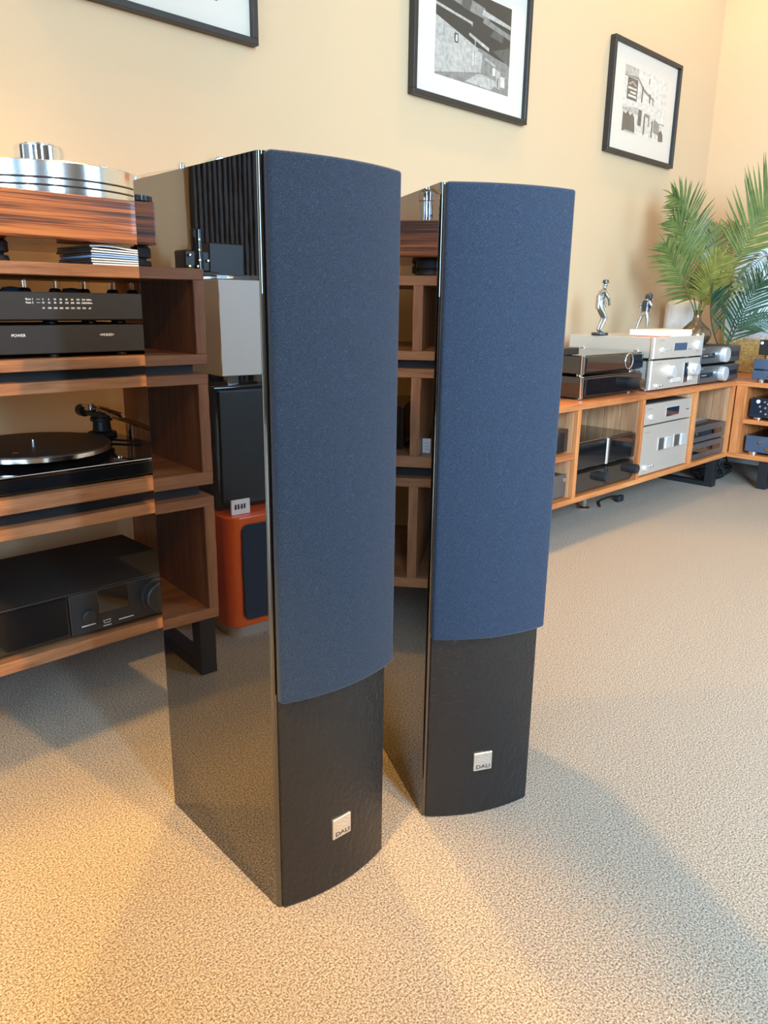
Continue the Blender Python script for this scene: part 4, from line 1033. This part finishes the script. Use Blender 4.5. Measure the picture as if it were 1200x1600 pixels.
# joints in units of body height, x towards the picture's right, y away, z up
f1 = thing('figurine', 'silver figurine of a hatted man bending his knees on tiptoe, on a round base', 'figurine', (3.00, 1.74, 0.7245), R(-38))
J = [(-0.06, 0, 0.50), (-0.05, 0, 0.60), (-0.03, 0, 0.72), (0.0, 0, 0.79), (0.015, 0, 0.84), (0.025, -.005, 0.885), (0.035, -.008, 0.935),
     (-0.04, 0.05, 0.47), (0.055, 0.045, 0.29), (-0.04, 0.04, 0.07), (0.02, 0.035, 0.035),
     (-0.04, -0.05, 0.47), (0.075, -0.05, 0.29), (-0.02, -0.05, 0.07), (0.04, -0.05, 0.035),
     (0.0, 0.09, 0.765), (0.06, 0.11, 0.64), (0.10, 0.06, 0.53), (0.105, 0.05, 0.485),
     (0.0, -0.09, 0.765), (0.075, -0.11, 0.65), (0.115, -0.06, 0.55), (0.12, -0.05, 0.505)]
E_ = [(0, 1), (1, 2), (2, 3), (3, 4), (4, 5), (5, 6), (0, 7), (7, 8), (8, 9), (9, 10), (0, 11), (11, 12), (12, 13), (13, 14), (3, 15), (15, 16), (16, 17), (17, 18), (3, 19), (19, 20), (20, 21), (21, 22)]
Rr = [0.075, 0.07, 0.085, 0.07, 0.030, 0.050, 0.048, 0.052, 0.042, 0.030, 0.026, 0.052, 0.042, 0.030, 0.026, 0.042, 0.033, 0.025, 0.026, 0.042, 0.033, 0.025, 0.026]
bd = figurine(J, E_, Rr, f1, 0.222, M['pewter'])
bd.location.z = 0.006
Shape().lathe([(0.034, 0), (0.036, 0.003), (0.034, 0.010), (0.01, 0.011)], (0, 0, 0), 28).link('base', M['pewter_dark'], f1)
ht = Shape().lathe([(0.0185, 0.0), (0.0185, 0.0012), (0.0125, 0.0015), (0.0122, 0.010), (0.0105, 0.0125), (0.003, 0.0128)], (0.0065, -0.0015, 0.2125), 20).link('hat', M['pewter_dark'], f1)
ct = Shape().box(-0.026, -0.004, -0.016, 0.016, 0.105, 0.165, 0.006, 2).link('jacket_tail', M['pewter'], f1)
f2 = thing('figurine', 'silver figurine of a long-haired singer bent over a microphone stand', 'figurine', (3.30, 1.70, 0.7245), R(-30))
J = [(0, 0, 0.50), (0.0, 0, 0.60), (0.01, 0, 0.72), (0.03, 0, 0.80), (0.05, 0, 0.845), (0.075, 0, 0.88), (0.09, 0, 0.925),
     (-0.03, 0.06, 0.47), (-0.09, 0.08, 0.27), (-0.15, 0.09, 0.05), (-0.11, 0.09, 0.025),
     (0.03, -0.06, 0.47), (0.05, -0.08, 0.27), (0.05, -0.08, 0.05), (0.09, -0.08, 0.025),
     (0.02, 0.11, 0.77), (-0.05, 0.16, 0.64), (0.06, 0.08, 0.56), (0.08, 0.06, 0.55),
     (0.03, -0.11, 0.77), (0.09, -0.15, 0.66), (0.12, -0.04, 0.62), (0.13, -0.02, 0.63)]
bd = figurine(J, E_, Rr, f2, 0.178, M['pewter']); bd.location.z = 0.004
Shape().lathe([(0.036, 0), (0.036, 0.006), (0.01, 0.007)], (0, 0, 0), 24).link('base', M['pewter_dark'], f2)
hs = Shape()
for k in range(12):
    a = R(k * 30); hs.tube([(0.016, 0, 0.176), (0.016 + 0.012 * math.cos(a), 0.013 * math.sin(a), 0.168), (0.012 + 0.016 * math.cos(a), 0.018 * math.sin(a), 0.146 + 0.006 * math.sin(k * 2.3))], 0.0055, 6, 0.002)
hs.link('hair', M['pewter_dark'], f2)
jk = Shape()
jk.lathe([(0.019, 0.098), (0.0185, 0.112), (0.0175, 0.126), (0.019, 0.137), (0.0145, 0.146), (0.006, 0.149)], (0.004, 0, 0), 20)
jo = jk.link('jacket', M['pewter_dark'], f2); jo.scale = (0.85, 1.12, 1)
Shape().tube([(0.026, 0, 0.006), (0.024, 0, 0.06), (0.025, 0, 0.155)], 0.0018, 8).link('microphone_stand', M['pewter'], f2)

# ------------------------------------------------------------------ cables under the corner
M['cable'] = M['rubber']
cc = []
for k in range(4):
    a0 = rnd.uniform(0, 6); cx, cy = 3.925 + rnd.uniform(-.01, .01), 1.56 + rnd.uniform(-.01, .01)
    rx, ry = 0.120 + 0.014 * k, 0.055 + 0.008 * k
    cc.append([(cx + rx * math.cos(a0 + q * 0.42), cy + ry * math.sin(a0 + q * 0.42), 0.007 + 0.012 * k + 0.001 * math.sin(q)) for q in range(15)])
for pts in cc:
    tag(Shape().tube(smooth_path(pts, 3), 0.0055, 7).link('coiled_cable', M['cable']), 'black cable coiled on the carpet under the cabinet corner', 'cable', 'coiled cables under the corner')
for k in range(9):
    xa = 3.745 + 0.045 * k; xb = xa + rnd.uniform(-0.05, 0.09); y = 1.455 + 0.014 * k
    pts = [(xa, y, 0.134), (xa + rnd.uniform(-.02, .02), y + rnd.uniform(-.004, .004), 0.11), ((xa + xb) / 2, y + 0.004, 0.08), (xb, y, 0.052)]
    tag(Shape().tube(smooth_path(pts, 5), 0.0045, 7).link('hanging_cable', M['cable']), 'black cable hanging down under the cabinet corner', 'cable', 'hanging cables under the corner')
ct = thing('cable_plug', 'small black plug and lead on the carpet under the silver power amplifier', 'cable', (3.08, 1.62, 0))
Shape().box(-0.02, 0.025, -0.012, 0.012, 0.0, 0.028, 0.004, 1).link('plug', M['rubber'], ct)
Shape().tube(smooth_path([(0.02, 0, 0.012), (0.07, 0.02, 0.006), (0.05, 0.06, 0.005), (-0.08, 0.05, 0.005), (-0.16, 0.0, 0.005)], 5), 0.0035, 7).link('lead', M['rubber'], ct)
